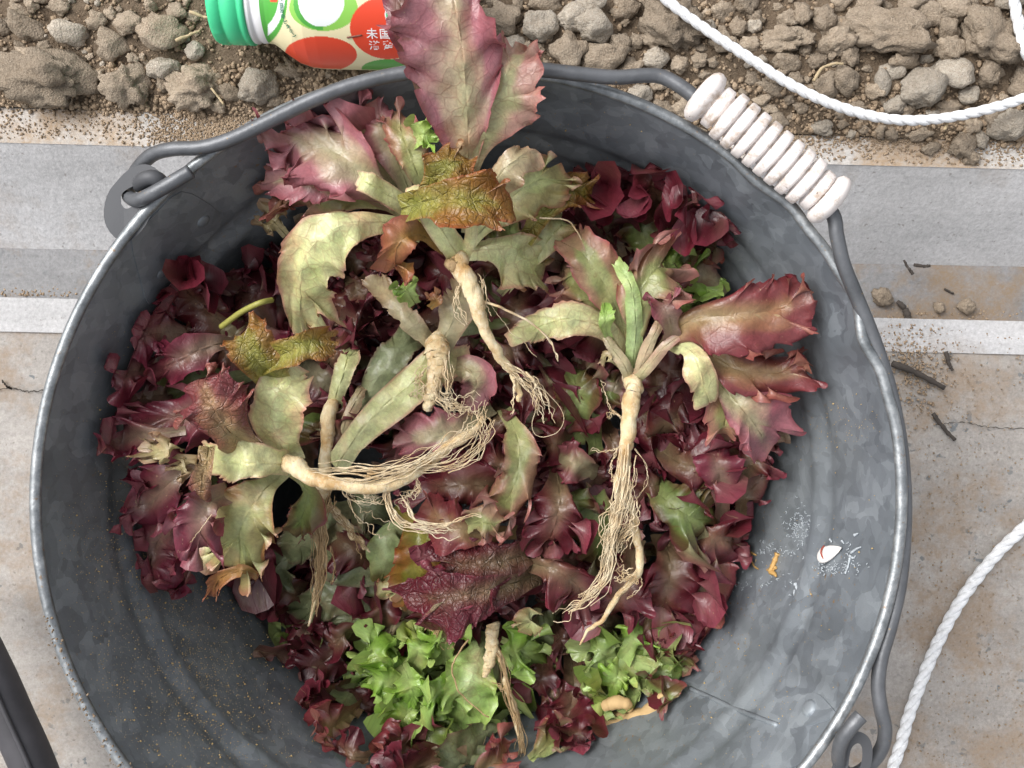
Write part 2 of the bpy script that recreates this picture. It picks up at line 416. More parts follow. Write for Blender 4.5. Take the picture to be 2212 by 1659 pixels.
V = np.array([(-3, -1+s0*-3+c0+1.21, ZL+.008), (3, s0*3+c0+.21, ZL+.008), (3, 4, ZL+.008), (-3, 4, ZL+.008)])
V[0][1] = s0*-3+c0+.21
far = tag(mesh_obj('soil_field', V, [(0, 1, 2, 3)], M_SOIL, smooth=False), kind='structure')

# clods: shared rough lumps
def lump_mesh(name, seed, sub, mat, rough=.22, facet=.0):
    import bmesh
    bm = bmesh.new(); bmesh.ops.create_icosphere(bm, subdivisions=sub, radius=1.0)
    o = Vector((seed*7.3, seed*3.1, seed*1.7))
    pl = [Vector(np.random.default_rng(seed*31+k).normal(size=3)).normalized() for k in range(9)]
    for v in bm.verts:
        nn = v.co.normalized(); r = 1.0
        for q in pl:
            dd = nn.dot(q)
            if dd > .45: r = min(r, (.72+.16*((seed*13) % 7)/7)/dd) if facet else r
        r *= 1 + rough*mnoise.noise(nn*1.4+o) + rough*.55*mnoise.noise(nn*3.4+o) + rough*.42*mnoise.noise(nn*8+o) + rough*.30*mnoise.noise(nn*17+o)
        v.co = nn*r
    me = bpy.data.meshes.new(name); bm.to_mesh(me); bm.free(); me.materials.append(mat)
    me.polygons.foreach_set('use_smooth', np.ones(len(me.polygons), dtype=bool))
    return me
CL = [lump_mesh('clod', k+1, 4 if k < 5 else 3, M_CLOD, .46, .0 if k % 3 else 1) for k in range(12)]
ST = [lump_mesh('pebble', k+40, 4 if k < 2 else 3, M_STONE, .20, 1) for k in range(6)]
def put(me, name, loc, r, rz, parent=None):
    o = bpy.data.objects.new(name, me); col.objects.link(o); o.location = loc
    o.rotation_euler = (random.uniform(-.5, .5), random.uniform(-.5, .5), rz); o.scale = r
    if parent: o.parent = parent
    return o
placed = []
NOTE = [  # u, v, half width, half height, rot deg, type, label
 (100, 165, 92, 56, 8, 'c', 'big flat soil clod near the left edge above the pale ledge'),
 (275, 188, 43, 45, 0, 'c', 'round brown clod right of the big flat one by the ledge'),
 (422, 186, 54, 44, -5, 'c', 'smooth oval clod resting on the ledge below the bottle neck'),
 (556, 184, 42, 44, 0, 's', 'pale greyish stone between the oval clod and the pail handle'),
 (1167, 58, 38, 38, 20, 's', 'smooth pale squarish stone just right of the tall pink leaf'),
 (1238, 36, 33, 37, 30, 's', 'speckled stone between the squarish stone and the yellowish one'),
 (1282, 54, 42, 38, 40, 's', 'yellowish white pitted stone at the top centre'),
 (1378, 206, 29, 27, 0, 's', 'pale grey triangular stone just under the bent handle wire'),
 (1418, 128, 27, 27, 0, 's', 'small tan rounded stone above the handle wire'),
 (1455, 52, 62, 46, 30, 'c', 'broad tan clod under the upper end of the white cord'),
 (1693, 84, 54, 29, 8, 'c', 'two lobed pale clod right of the cord near the top'),
 (1806, 92, 37, 27, -28, 'c', 'angular clod between the two lobed clod and the largest clod'),
 (1912, 70, 88, 46, 12, 'c', 'largest craggy clod at the upper right of the soil'),
 (2142, 84, 64, 56, 35, 'c', 'large smooth brown clod near the right end of the cord'),
 (1998, 188, 49, 50, 0, 's', 'round grey stone resting above the dip of the cord'),
 (2182, 268, 44, 42, 0, 's', 'grey brown stone at the right edge below the cord'),
]
for u, v, a, b_, rd, ty, lab in NOTE:
    p = at(u, v, .045); r = px((a*b_)**.5, .045); z = soil_z(p[0], p[1]) + r*.35
    p = at(u, v, z); p[2] = z
    me = (CL if ty == 'c' else ST)[(u*7+v) % (5 if ty == 'c' else 2)]
    o = put(me, 'soil_clod' if ty == 'c' else 'stone', p, (px(a, z)*1.06, px(b_, z)*1.06, px(min(a, b_), z)*.8), math.radians(-rd))
    tag(o, lab, 'clod' if ty == 'c' else 'stone'); placed.append((u, v, a*.88, b_*.88))
MORE = [(350, 148, 38, 26), (240, 100, 34, 32), (210, 45, 22, 18), (278, 50, 36, 25), (350, 72, 48, 34), (150, 70, 40, 25), (60, 60, 40, 22), (60, 130, 30, 24), (40, 25, 24, 14), (130, 15, 24, 16), (420, 110, 22, 18), (380, 25, 24, 18),
 (1228, 108, 34, 36), (1340, 92, 20, 19), (1082, 42, 42, 30), (1110, 96, 24, 20), (1350, 20, 30, 22), (1410, 80, 20, 24), (1300, 128, 50, 30), (1360, 150, 26, 20), (1275, 6, 36, 22), (1430, 235, 24, 20), (1460, 260, 22, 16), (1180, 5, 30, 22),
 (1595, 60, 18, 20), (1628, 58, 16, 17), (1632, 38, 18, 16), (1704, 42, 26, 20), (1782, 46, 22, 28), (1735, 30, 24, 26), (1845, 40, 20, 26), (1880, 8, 30, 20), (2004, 30, 38, 27), (2050, 60, 24, 24), (2052, 105, 32, 26), (2062, 156, 46, 34), (1966, 8, 36, 22), (2062, 16, 34, 24), (2140, 160, 28, 26), (2148, 250, 22, 34), (2090, 205, 22, 22), (2080, 312, 28, 24), (2098, 340, 16, 13), (1732, 232, 22, 14), (1665, 190, 26, 14), (1908, 178, 18, 28), (1825, 172, 26, 30), (1785, 190, 24, 30), (1700, 135, 28, 20), (1618, 98, 20, 16), (1930, 150, 26, 22), (1955, 130, 30, 20), (1740, 108, 14, 12), (1835, 120, 20, 22), (1890, 195, 20, 16), (1935, 228, 24, 20), (1960, 235, 14, 12), (1900, 285, 14, 14), (1925, 290, 14, 12), (1865, 280, 13, 11), (1838, 290, 12, 12), (1560, 90, 24, 20), (1560, 25, 26, 20), (1510, 130, 16, 14), (1625, 170, 18, 14), (1530, 60, 20, 18), (1502, 285, 24, 14), (1850, 230, 18, 12), (1985, 290, 24, 12), (2010, 320, 18, 12), (2120, 300, 16, 22), (2210, 180, 30, 30), (2200, 60, 22, 30)]
def scat(u, v, a, b_, k):
    zz = .04; p = at(u, v, zz); z = soil_z(p[0], p[1]) + px((a*b_)**.5, zz)*.3
    p = at(u, v, z); s = (k*7) % 5 == 0
    o = put(ST[k % 6] if s else CL[5+k % 7], 'stone' if s else 'clod', p, (px(a, z)*1.08, px(b_, z)*1.08, px(min(a, b_), z)*.85), random.uniform(-.5, .5), soil)
    placed.append((u, v, a*.85, b_*.85))
k = 0
for q in MORE: scat(*q, k); k += 1
tries = 0
while k < 296 and tries < 9000:
    tries += 1
    u = random.uniform(-60, 2280); sz = random.choice([26, 20, 15, 12, 10, 9]) * (1.0 if u > 1050 else .72)
    edge_v = 232+76*u/2212
    v = random.uniform(-60, edge_v-sz*.6)
    if u < 1050 and 440 < u and v < 150: continue
    if 780 < u < 1060 and v > 120: continue
    if all(((u-a)/(c_+sz*.85))**2+((v-b_)/(d_+sz*.85))**2 > 1 for a, b_, c_, d_ in placed):
        scat(u, v, sz*random.uniform(.85, 1.25), sz*random.uniform(.75, 1.0), k); k += 1
# crumbs: one joined layer of small grains
def grains(name, pts, mat, parent=None, sub=1, seed=0):
    """pts rows (x, y, z, r)"""
    import bmesh
    r = np.random.default_rng(seed); bases = []
    for s in range(6):
        bm = bmesh.new(); bmesh.ops.create_icosphere(bm, subdivisions=sub, radius=1.0)
        V = np.array([v.co[:] for v in bm.verts]); Fc = np.array([[v.index for v in f.verts] for f in bm.faces]); bm.free()
        V *= (1+r.uniform(-.28, .28, (len(V), 1))); V *= r.uniform(.7, 1.15, 3); bases.append((V, Fc))
    vs = []; fs = []; n = 0
    for i, (x, y, z, rad) in enumerate(pts):
        V, Fc = bases[i % 6]; a = r.uniform(0, 6.28); c, s = math.cos(a), math.sin(a)
        R = np.array([[c, -s, 0], [s, c, 0], [0, 0, 1]]); vs.append(V@R.T*rad+(x, y, z)); fs.append(Fc+n); n += len(V)
    return mesh_obj(name, np.vstack(vs), np.vstack(fs), mat, parent, True)
pts = []
for _ in range(8500):
    u = rng.uniform(-80, 2300); ev = 232+76*u/2212; v = rng.uniform(-80, ev+2) if rng.random() < .6 else rng.uniform(ev-110, ev)
    r_ = px(rng.choice([2.2, 3, 4, 5.5, 8], p=[.24, .3, .24, .15, .07]), ZL)
    p = at(u, v, ZL+.008); z = soil_z(p[0], p[1])
    if p[1] < s0*p[0]+c0: z = ZL
    pts.append((p[0], p[1], z+r_*.4, r_))
tag(grains('soil_crumbs', pts, M_CRUMB, None, 1, 2), 'loose crumbs of dry brown soil covering the bed', 'soil', kind='stuff')
pts = []
for _ in range(7500):   # spill on the ledge and in the gutter
    k_ = rng.random(); u = 0
    if k_ < .52: u = rng.normal(490, 85); v = rng.uniform(235, 318); z = ZL
    elif k_ < .57: u = rng.uniform(-20, 380); v = rng.uniform(238, 300); z = ZL
    elif k_ < .72: u = rng.uniform(1560, 2240); v = 232+76*u/2212+abs(rng.normal(0, 24)); z = ZL; v = min(v, 300+58*u/2212)
    elif k_ < .84: u = rng.uniform(-20, 240); v = rng.uniform(545, 640); z = ZG
    elif k_ < .92: u = rng.uniform(1850, 2240); v = rng.uniform(590, 690); z = ZG
    else: u = rng.normal(1975, 45); v = rng.normal(790, 55); z = 0
    if z == 0 and v < 700: continue
    r_ = px(rng.choice([1.6, 2.4, 3.4], p=[.4, .4, .2]), z); p = at(u, v, z)
    pts.append((p[0], p[1], z+r_*.3, r_))
for _ in range(900):
    u = rng.uniform(1960, 2230); v = rng.uniform(720, 1700); r_ = px(rng.choice([1.2, 1.8, 2.6], p=[.5, .35, .15]), 0); p = at(u, v, 0)
    pts.append((p[0], p[1], r_*.2, r_))
tag(grains('spilled_soil', pts, M_CRUMB, None, 1, 5), 'fine brown soil spilled over the concrete ledge and slab', 'soil', kind='stuff')
# pebbles and twigs on the concrete at the right
for (u, v, a, b_, z, lab) in [(1905, 640, 24, 19, ZG, 'brown pebble in the gutter beside the pail handle'), (2030, 664, 11, 13, ZG, 'small brown pebble, middle one of three in the gutter'), (2090, 661, 17, 18, ZG, 'tan wedge shaped pebble, rightmost of three in the gutter')]:
    o = put(CL[8], 'pebble', at(u, v, z+.004), (px(a, z), px(b_, z), px(b_, z)*.8), random.random()*3); tag(o, lab, 'pebble')
def stick(name, pts, r0, r1, z, lab, mat=M_TWIG, cat='twig'):
    P = catmull([at(u, v, z) for u, v in pts], 14); P[:, 2] += .0006*snoise(np.linspace(0, 2, 14), int(pts[0][0]))
    V, f = tube(P, np.linspace(px(r0, z), px(r1, z), 14)*(1+.25*snoise(np.linspace(0, 4, 14), 9)), 7)
    return tag(mesh_obj(name, V, f, mat), lab, cat)
stick('twig', [(1928, 785), (1980, 805), (2040, 838)], 8, 5, .004, 'longest dark twig on the slab, sloping away from the pail')
stick('twig', [(2015, 893), (2035, 920), (2062, 950)], 5, 4, .003, 'dark splinter on the slab below the longest twig')
stick('twig', [(2044, 760), (2050, 785), (2058, 800)], 5, 3, .003, 'short upright twig on the slab above the longest one')
stick('twig', [(1975, 572), (1995, 575), (2010, 574)], 4, 3, ZG+.02, 'small black bark chip on the channel wall')
stick('twig', [(1952, 562), (1963, 580), (1972, 592)], 2.5, 3.5, ZG+.014, 'thin dark stalk left of the bark chip at the channel')
stick('twig', [(1940, 652), (1955, 668), (1962, 688)], 5, 8, ZG+.004, 'black bent twig in the gutter right of the brown pebble')
stick('twig', [(2040, 624), (2055, 632), (2060, 634)], 2.5, 2, ZG+.003, 'tiny dark twig in the gutter between the pebbles')
for i, (q, lab) in enumerate([([(380, 88), (410, 75), (432, 66)], 'pale straw stub on the soil left of the bottle cap'), ([(456, 190), (468, 205), (484, 226)], 'short straw sliver beside the oval clod'),
        ([(1758, 175), (1775, 148), (1800, 138), (1822, 138)], 'curled dry grass blade on the soil right of the cord'), ([(410, 25), (440, 36), (462, 40)], 'pale dry flake of straw above the bottle neck'), ([(2040, 280), (2046, 268), (2052, 256)], 'short dry stalk below the dip of the cord')]):
    stick('straw', q, 4 if i != 1 else 2.5, 2.5, ZL+.019, lab, M_STRAW, 'straw')

# ------------------------------------------------------------------ pail
RZ = .220; RR = .1552; RB = .100
cx, cy = at(1010, 1080, RZ)[:2]
def dent(phi):
    """radial offset of the rim at picture angle phi (counter-clockwise, radians)"""
    out = 0
    for (u, v, wd, am) in [(1590, 430, .05, -.0012), (1655, 500, .045, .0012), (1868, 735, .06, -.0030), (1905, 850, .05, -.0006), (1850, 640, .05, .0012), (1760, 560, .06, .0008)]:
        p0 = math.atan2(-(v-1080), u-1010); dd = np.angle(np.exp(1j*(phi-p0))); out = out + am*np.exp(-(dd/wd)**2)
    return out + .0006*np.sin(2*phi+.5)
def wall_r(z):  return RB + (RR-RB)*z/RZ
bead = [(.2200-.043, .0011), (.2200-.052, -.0009), (.2200-.120, .0009), (.2200-.128, -.0006)]
def wall_rb(z):
    r = wall_r(z)
    for zb, am in bead: r = r + am*np.exp(-((z-zb)/.0034)**2)
    return r
pail = empty('pail', (cx, cy, 0))
tag(pail, 'dented galvanized steel pail holding the pulled up lettuces', 'pail')
nphi = 240; ph = np.linspace(0, 2*np.pi, nphi, endpoint=False)
zs = np.concatenate([np.linspace(RZ, .15, 46), np.linspace(.148, .07, 40), np.linspace(.068, 0.006, 12)])
def wall_surf(off, zs):
    Z, PH = np.meshgrid(zs, ph); r = wall_rb(Z)+off+dent(PH)*np.clip((Z-.13)/.09, 0, 1)
    return np.stack([cx+r*np.cos(PH), cy+r*np.sin(PH), Z], -1)
Vi = wall_surf(0, zs); nz = len(zs)
Vo = wall_surf(.0012, zs[::-1])
V = np.concatenate([Vi, Vo], 1); f = grid_faces(nphi, 2*nz, True)
fe = []  # close ring
wall = mesh_obj('wall', V.reshape(-1, 3), f, M_STEEL, pail)
# base disc
rr = np.linspace(.0, RB+.0015, 14); PH, R_ = np.meshgrid(ph, rr, indexing='ij')
Vb = np.stack([cx+R_*np.cos(PH), cy+R_*np.sin(PH), .006+0*R_], -1).reshape(-1, 3)
mesh_obj('base', Vb, grid_faces(nphi, 14, True)[:, ::-1].copy(), M_STEEL, pail)
# rolled rim
pr = RR+dent(ph)+.0012
P = np.stack([cx+pr*np.cos(ph), cy+pr*np.sin(ph), RZ+0*ph + .0009*np.sin(ph*3+1)], 1)
a = np.linspace(0, 2*np.pi, 12, endpoint=False); rt = .0021
V = P[:, None]+rt*np.stack([np.cos(a)[None]*np.cos(ph)[:, None], np.cos(a)[None]*np.sin(ph)[:, None], np.broadcast_to(np.sin(a)[None], (nphi, 12))*.9], -1)
I, J = np.meshgrid(np.arange(nphi), np.arange(12), indexing='ij')
f = np.stack([I*12+J, ((I+1) % nphi)*12+J, ((I+1) % nphi)*12+(J+1) % 12, I*12+(J+1) % 12], -1).reshape(-1, 4)
mesh_obj('rim', V.reshape(-1, 3), f, M_RIM, pail)
def on_wall(u, v, off=0.0):
    """point of the inner wall seen at picture (u, v)"""
    o = np.array([0, 0, HC]); dv = at(u, v, 0)-o; lo, hi = (HC-RZ)/HC, .99
    for _ in range(50):
        t = (lo+hi)/2; p = o+dv*t; r = math.hypot(p[0]-cx, p[1]-cy)
        if r < wall_r(p[2])-off: lo = t
        else: hi = t
    phi = math.atan2(p[1]-cy, p[0]-cx)
    nrm = np.array([-math.cos(phi), -math.sin(phi), (RR-RB)/RZ]); nrm /= np.linalg.norm(nrm)
    down = np.array([-math.cos(phi)*(RR-RB), -math.sin(phi)*(RR-RB), -RZ]); down /= np.linalg.norm(down)
    side = np.cross(nrm, down)
    return p, nrm, down, side
def patch(pts, off, name, mat, n=None, thick=.0008):
    """thin plate on the inner wall whose outline is given by picture points"""
    P = [on_wall(u, v) for u, v in pts]; top = [p+nn*(off+thick) for p, nn, _, _ in P]; bot = [p-nn*.0005 for p, nn, _, _ in P]
    k = len(pts); c = np.mean(top, 0); c0_, nn, _, _ = on_wall(np.mean([q[0] for q in pts]), np.mean([q[1] for q in pts])); c = c0_+nn*(off+thick)
    V = np.vstack([top, bot, [c]]); fs = [(i, (i+1) % k, 2*k) for i in range(k)]+[(i, i+k, (i+1) % k+k, (i+1) % k) for i in range(k)]
    return mesh_obj(name, V, fs, mat, pail, smooth=False)
def dome(u, v, rpx, name, mat, hgt=.45):
    p, nn, dn, sd = on_wall(u, v); r = px(rpx, p[2]); V = []; fs = []; S = 16
    for k_, (rr_, h) in enumerate([(1.25, -.1), (1.2, .05), (1, .16), (.95, .42), (.75, .62), (.4, .72)]):
        for j in range(S):
            a_ = 2*math.pi*j/S; V.append(p+(dn*math.cos(a_)+sd*math.sin(a_))*r*rr_+nn*r*h*hgt*2)
    for k_ in range(5):
        for j in range(S): fs.append((k_*S+j, k_*S+(j+1) % S, (k_+1)*S+(j+1) % S, (k_+1)*S+j))
    V.append(p+nn*r*.74*hgt*2); fs += [(5*S+j, 5*S+(j+1) % S, 6*S) for j in range(S)]
    return mesh_obj(name, V, fs, mat, pail)
def resample(pts, n): return [tuple(q) for q in catmull(pts, n)]
# inner bracket plates with rivets
patch(resample([(282, 512), (330, 462), (386, 412), (440, 432), (470, 460), (474, 486), (440, 520), (395, 560), (372, 600), (345, 632), (318, 655), (300, 600), (284, 540)], 30), 0, 'bracket_plate', M_STEEL)
dome(436, 474, 17, 'rivet', M_STEEL); dome(346, 588, 16, 'rivet', M_STEEL)
patch(resample([(1822, 1560), (1800, 1530), (1776, 1505), (1756, 1498), (1738, 1515), (1722, 1550), (1700, 1580), (1690, 1620), (1700, 1660), (1740, 1650), (1780, 1620)], 26), 0, 'bracket_plate', M_STEEL)
dome(1752, 1532, 20, 'rivet', M_STEEL); dome(1640, 1680, 18, 'rivet', M_STEEL)
# vertical lock seam
P = []
for (u, v) in [(1490, 1488), (1530, 1505), (1580, 1528), (1630, 1548), (1682, 1568)]:
    p, nn, dn, sd = on_wall(u, v); P.append(p+nn*.0002)
V, f = tube(catmull(P, 20), .0011, 6); mesh_obj('seam', V, f, M_STEEL, pail)
def wirepath(rows, n): return catmull([list(at(u, v, z)) for u, v, z in rows], n)
WR = .0026
# bail: one continuous wire from the left hook round the outside to the right hook
bail = [(412, 370, .2285), (372, 394, .2285), (330, 418, .227), (296, 432, .223), (278, 422, .217), (282, 395, .213), (300, 362, .215), (330, 334, .220), (372, 322, .224), (440, 318, .226), (510, 296, .227), (600, 252, .228), (680, 214, .229), (760, 184, .2295),
        (850, 162, .2295), (950, 150, .2295), (1060, 147, .229), (1170, 151, .2285), (1260, 161, .228), (1330, 167, .227), (1390, 163, .227), (1430, 166, .227), (1475, 190, .228), (1530, 235, .229), (1600, 295, .229), (1680, 358, .229), (1750, 412, .229),
        (1798, 462, .228), (1808, 510, .227), (1822, 570, .225), (1852, 645, .222), (1890, 740, .220), (1922, 840, .219), (1944, 950, .218), (1954, 1060, .217), (1953, 1160, .217), (1944, 1260, .217), (1924, 1350, .217), (1904, 1420, .217), (1897, 1480, .217),
        (1903, 1530, .217), (1912, 1575, .216), (1905, 1615, .214), (1880, 1650, .212), (1850, 1672, .211), (1826, 1668, .214), (1812, 1640, .220), (1818, 1600, .226), (1840, 1568, .2285), (1860, 1546, .2285)]
V, f = tube(wirepath(bail, 420), WR, 12); mesh_obj('handle', V, f, M_WIRE, pail)
# ears: plates outside the rim with a wire hole, rolled lip
def ear(outer, hole, z0, z1, flip=False):
    n_ = 40; O = catmull(outer+[outer[0]], n_+1)[:-1]; H = catmull(hole+[hole[0]], n_+1)[:-1]
    # align the two loops by angle about the hole centre
    hc = H.mean(0)
    def order(L):
        a_ = np.arctan2(L[:, 1]-hc[1], L[:, 0]-hc[0]); return L[np.argsort(a_)]
    O, H = order(O), order(H); t = .0011
    def lift(L, dz): return np.array([at(u, v, z0+(z1-z0)*((u-outer[0][0])**2+(v-outer[0][1])**2)**.5/180+dz) for u, v in L])
    V = np.vstack([lift(O, t), lift(H, t), lift(O, -t), lift(H, -t)]); fs = []
    for i in range(n_):
        j = (i+1) % n_
        fs += [(i, j, n_+j, n_+i), (2*n_+i, 3*n_+i, 3*n_+j, 2*n_+j), (i, 2*n_+i, 2*n_+j, j), (n_+i, n_+j, 3*n_+j, 3*n_+i)]
    return mesh_obj('ear', V, fs, M_EAR, pail, smooth=False)
ear([(268, 530), (236, 500), (224, 465), (232, 420), (258, 385), (285, 362), (318, 355), (345, 372), (352, 400), (340, 420), (330, 452), (318, 480), (300, 505)], [(262, 440), (264, 418), (288, 402), (306, 402), (300, 420), (284, 446), (270, 450)], .2185, .2215)
V, f = tube(wirepath([(300, 400, .219), (312, 388, .2245), (330, 384, .226), (346, 392, .2245), (350, 410, .219)], 24), px(17, .222), 12); 
mesh_obj('ear_lip', V, f, M_EAR, pail)
ear([(1790, 1680), (1816, 1600), (1838, 1580), (1866, 1584), (1882, 1604), (1884, 1640), (1872, 1680), (1850, 1720), (1800, 1730)], [(1832, 1660), (1838, 1620), (1852, 1606), (1862, 1616), (1860, 1650), (1846, 1678)], .2185, .2215)
# grip: turned white handle grip
g0, g1 = at(1506, 196, .2295), at(1808, 446, .2295); ax = g1-g0; GL = np.linalg.norm(ax)
mm = .001; prof = [(0, .5*WR*2)]
def bumpr(x0, x1, r0, r1): return [(x0, r0), (x0+(x1-x0)*.12, r1-.0004), (x0+(x1-x0)*.35, r1), (x0+(x1-x0)*.65, r1), (x0+(x1-x0)*.88, r1-.0004), (x1, r0)]
R1 = px(60, .23); n_r = 10; e0 = px(42, .23)
prof = [(-.0002, WR), (0, R1*.55), (.0008, R1*.82), (.0022, R1*.96), (e0*.5, R1), (e0*.8, R1*.95), (e0*.95, R1*.78), (e0, R1*.66)]
x = e0; seg = (GL-2*e0)/n_r
for k in range(n_r):
    prof += [(x+seg*.10, R1*.62)]
    rr_ = R1*(.80 if k in (0, n_r-1) else .93); prof += [(x+seg*.16, rr_*.90), (x+seg*.22, rr_*.985), (x+seg*.35, rr_), (x+seg*.75, rr_), (x+seg*.88, rr_*.985), (x+seg*.95, rr_*.90), (x+seg*.99, R1*.62)]; x += seg
prof += [(x+.0001, R1*.66), (x+e0*.05, R1*.78), (x+e0*.2, R1*.95), (x+e0*.5, R1), (GL-.0022, R1*.96), (GL-.0008, R1*.82), (GL, R1*.55), (GL+.0002, WR)]
V, f = lathe(prof, 64); e1 = ax/GL; e3 = np.array([0, 0, 1.]); e2 = np.cross(e3, e1); B = np.stack([e1, e2, e3], 0)
mesh_obj('grip', V@B+g0, f, M_GRIP, pail)
# sand sticking to the inner wall, mostly lower left
pts = []
cl = [(330, 1200, 110, 120, 900), (420, 1450, 90, 120, 800), (500, 1600, 120, 90, 380), (250, 1500, 60, 120, 200), (300, 900, 90, 150, 160), (1700, 1300, 160, 200, 120), (1650, 1550, 120, 70, 90), (1820, 930, 60, 40, 70), (1300, 250, 160, 60, 50), (600, 1380, 80, 90, 160)]
for u0, v0, su, sv, nn_ in cl:
    for _ in range(int(nn_*1.8)):
        u, v = rng.normal(u0, su*.8), rng.normal(v0, sv*.8); r2 = math.hypot(u-1010, v-1080)
        if r2 > 905 or v > 1760: continue
        p, nn, _, _ = on_wall(u, v); r_ = px(rng.choice([.7, 1.0, 1.5, 2.6], p=[.45, .36, .16, .03]), p[2])
        if p[2] < .03: continue
        p = p + nn*(.0003+r_*.3) ; pts.append((*p, r_))
M_SAND = plain('ochre_sand_grain', (.46, .33, .15), .8)
tag(grains('sand_grains', pts, M_SAND, None, 1, 8), 'fine ochre sand grains sticking to the inner wall of the pail', 'sand', kind='stuff')
# soil on the left part of the rim
pts = []
for _ in range(260):
    a_ = math.radians(rng.uniform(195, 246)); r0 = RR+.0016+rng.normal(0, .0013); pts.append((cx+r0*math.cos(a_), cy+r0*math.sin(a_), RZ+.0023, px(rng.choice([1.2, 2, 3]), RZ)))
tag(grains('rim_dirt', pts, M_CRUMB, None, 1, 9), 'brown soil specks stuck on the left stretch of the pail rim', 'soil', kind='stuff')

# white sliver, splashes, rust flake and tan lump on the wall
def wall_frame_obj(name, u, v, heading, length, width, height, prof_fn, mat, lab, cat, nseg=24):
    p, nn, dn, sd = on_wall(u, v); hv = at(u+math.cos(heading), v+math.sin(heading), p[2])-at(u, v, p[2]); hv -= nn*hv.dot(nn); hv /= np.linalg.norm(hv); wv = np.cross(nn, hv)
    V = []; S = 14
    for i in range(nseg+1):
        t = i/nseg; w_ = prof_fn(t)
        for j in range(S):
            a_ = 2*math.pi*j/S; V.append(p+hv*length*(t-.5)+wv*width*.5*w_*math.cos(a_)+nn*(height*.5*w_*math.sin(a_)+height*.42))
    return tag(mesh_obj(name, V, grid_wrapv(nseg+1, S), mat), lab, cat)
def grid_wrapv(nu, S):
    I, J = np.meshgrid(np.arange(nu-1), np.arange(S), indexing='ij')
    return np.stack([I*S+J, (I+1)*S+J, (I+1)*S+(J+1) % S, I*S+(J+1) % S], -1).reshape(-1, 4)
def tear(t): return max(.02, (math.sin(math.pi*min(1, t*1.0)**.62))**.75)
M_WHITE = plain('chalky_white', (.82, .79, .76), .5)
drop = wall_frame_obj('seed_chip', 1797, 1195, .06, px(92, .19), px(36, .19), .0028, tear, M_WHITE, 'white teardrop shaped chip with a red line on the right inner wall', 'chip')
p, nn, dn, sd = on_wall(1788, 1195)
P = [on_wall(1789, 1195+q)[0]+nn*(.0027*math.cos(q/17.5*1.3)+.0006) for q in np.linspace(-15, 15, 12)]
V, f = tube(P, .00032, 6); ln = mesh_obj('red_line', V, f, plain('red_line_paint', (.30, .05, .03), .6), drop)
def smear(name, strokes, mat, lab, cat, off=.0004):
    m_ = MB()
    for (pts_, w0, w1) in strokes:
        Q = catmull(pts_, 16); P = []
        for u, v in Q:
            p, nn, _, _ = on_wall(u, v); P.append(p+nn*off)
        ww = np.linspace(px(w0, .19), px(w1, .19), 16)*(1+.3*snoise(np.linspace(0, 3, 16), int(pts_[0][0])))
        V, f = tube(P, np.maximum(ww, .00015), 6); m_.add(V, f)
    return tag(m_.build(name, mat), lab, cat)
st = []
r5 = np.random.default_rng(5)
for (u0, v0, su, sv, k_) in [(1805, 1228, 26, 8, 60), (1840, 1200, 8, 22, 14), (1720, 1150, 18, 26, 70), (1660, 1190, 26, 10, 34), (1640, 1260, 40, 10, 26), (1710, 1270, 10, 16, 8), (1735, 1125, 16, 20, 50)]:
    for _ in range(k_):
        u, v = r5.normal(u0, su), r5.normal(v0, sv); a_ = r5.uniform(0, 6.28); l_ = r5.uniform(.7, 3.2)
        st.append(([(u, v), (u+l_*math.cos(a_), v+l_*math.sin(a_)), (u+l_*2*math.cos(a_+.8), v+l_*2*math.sin(a_+.8))], r5.uniform(.4, 1.1), .3))
st += [([(1718, 1275), (1716, 1300), (1707, 1308)], 2.5, 1.5), ([(1720, 1262), (1724, 1272), (1730, 1285)], 5, 1.5), ([(1848, 1156), (1852, 1154), (1856, 1152)], 3.5, 1), ([(1794, 1165), (1797, 1168), (1798, 1172)], 2.5, 1.5), ([(1820, 1168), (1823, 1172), (1825, 1175)], 2.5, 1), ([(1840, 1195), (1852, 1186), (1862, 1182)], 3, 1.5), ([(1838, 1205), (1834, 1222), (1828, 1240)], 3, 1.5), ([(1836, 1200), (1845, 1206), (1850, 1200)], 3, 1)]
smear('white_splashes', st, plain('dried_white_splash', (.40, .44, .47), .8), 'thin dried white splashes around the chip on the inner wall', 'splash')
tag(bpy.data.objects['white_splashes'], kind='stuff')
smear('dry_flake', [([(1683, 1196), (1676, 1215), (1668, 1236)], 6, 7), ([(1668, 1236), (1676, 1240), (1680, 1246)], 7, 3), ([(1660, 1232), (1672, 1232), (1680, 1226)], 3, 4)], plain('ochre_flake', (.50, .30, .10), .6), 'curled ochre leaf flake on the inner wall left of the chip', 'flake', .0008)
smear('dry_flake', [([(1618, 1190), (1628, 1196), (1636, 1200)], 3.5, 2), ([(1626, 1214), (1632, 1224), (1640, 1230)], 2.5, 2)], plain('ochre_flake_pale', (.42, .26, .09), .6), 'small ochre crumb beside the larger curled flake on the wall', 'flake', .0006)
M_TAN = mat_rootlet('tan_clay', (.52, .36, .17), (.40, .26, .12))
def lump(rows, name, mat, lab, cat, rough=.12):
    P = catmull([list(at(u, v, z))+[px(r, z)] for u, v, z, r in rows], 40)
    rad = P[:, 3]*(1+rough*snoise(np.linspace(0, 4, 40), 21)); rad[0] *= .3; rad[-1] *= .3; rad[1] *= .7; rad[-2] *= .7
    V, f = tube(P[:, :3], rad, 16)
    V = V + .0006*np.array([[mnoise.noise(Vector(p)*260), mnoise.noise(Vector(p)*260+Vector((5, 5, 5))), mnoise.noise(Vector(p)*260+Vector((9, 1, 4)))] for p in V])
    return tag(mesh_obj(name, V, f, mat), lab, cat)
q0 = on_wall(1395, 1535)[0][2]
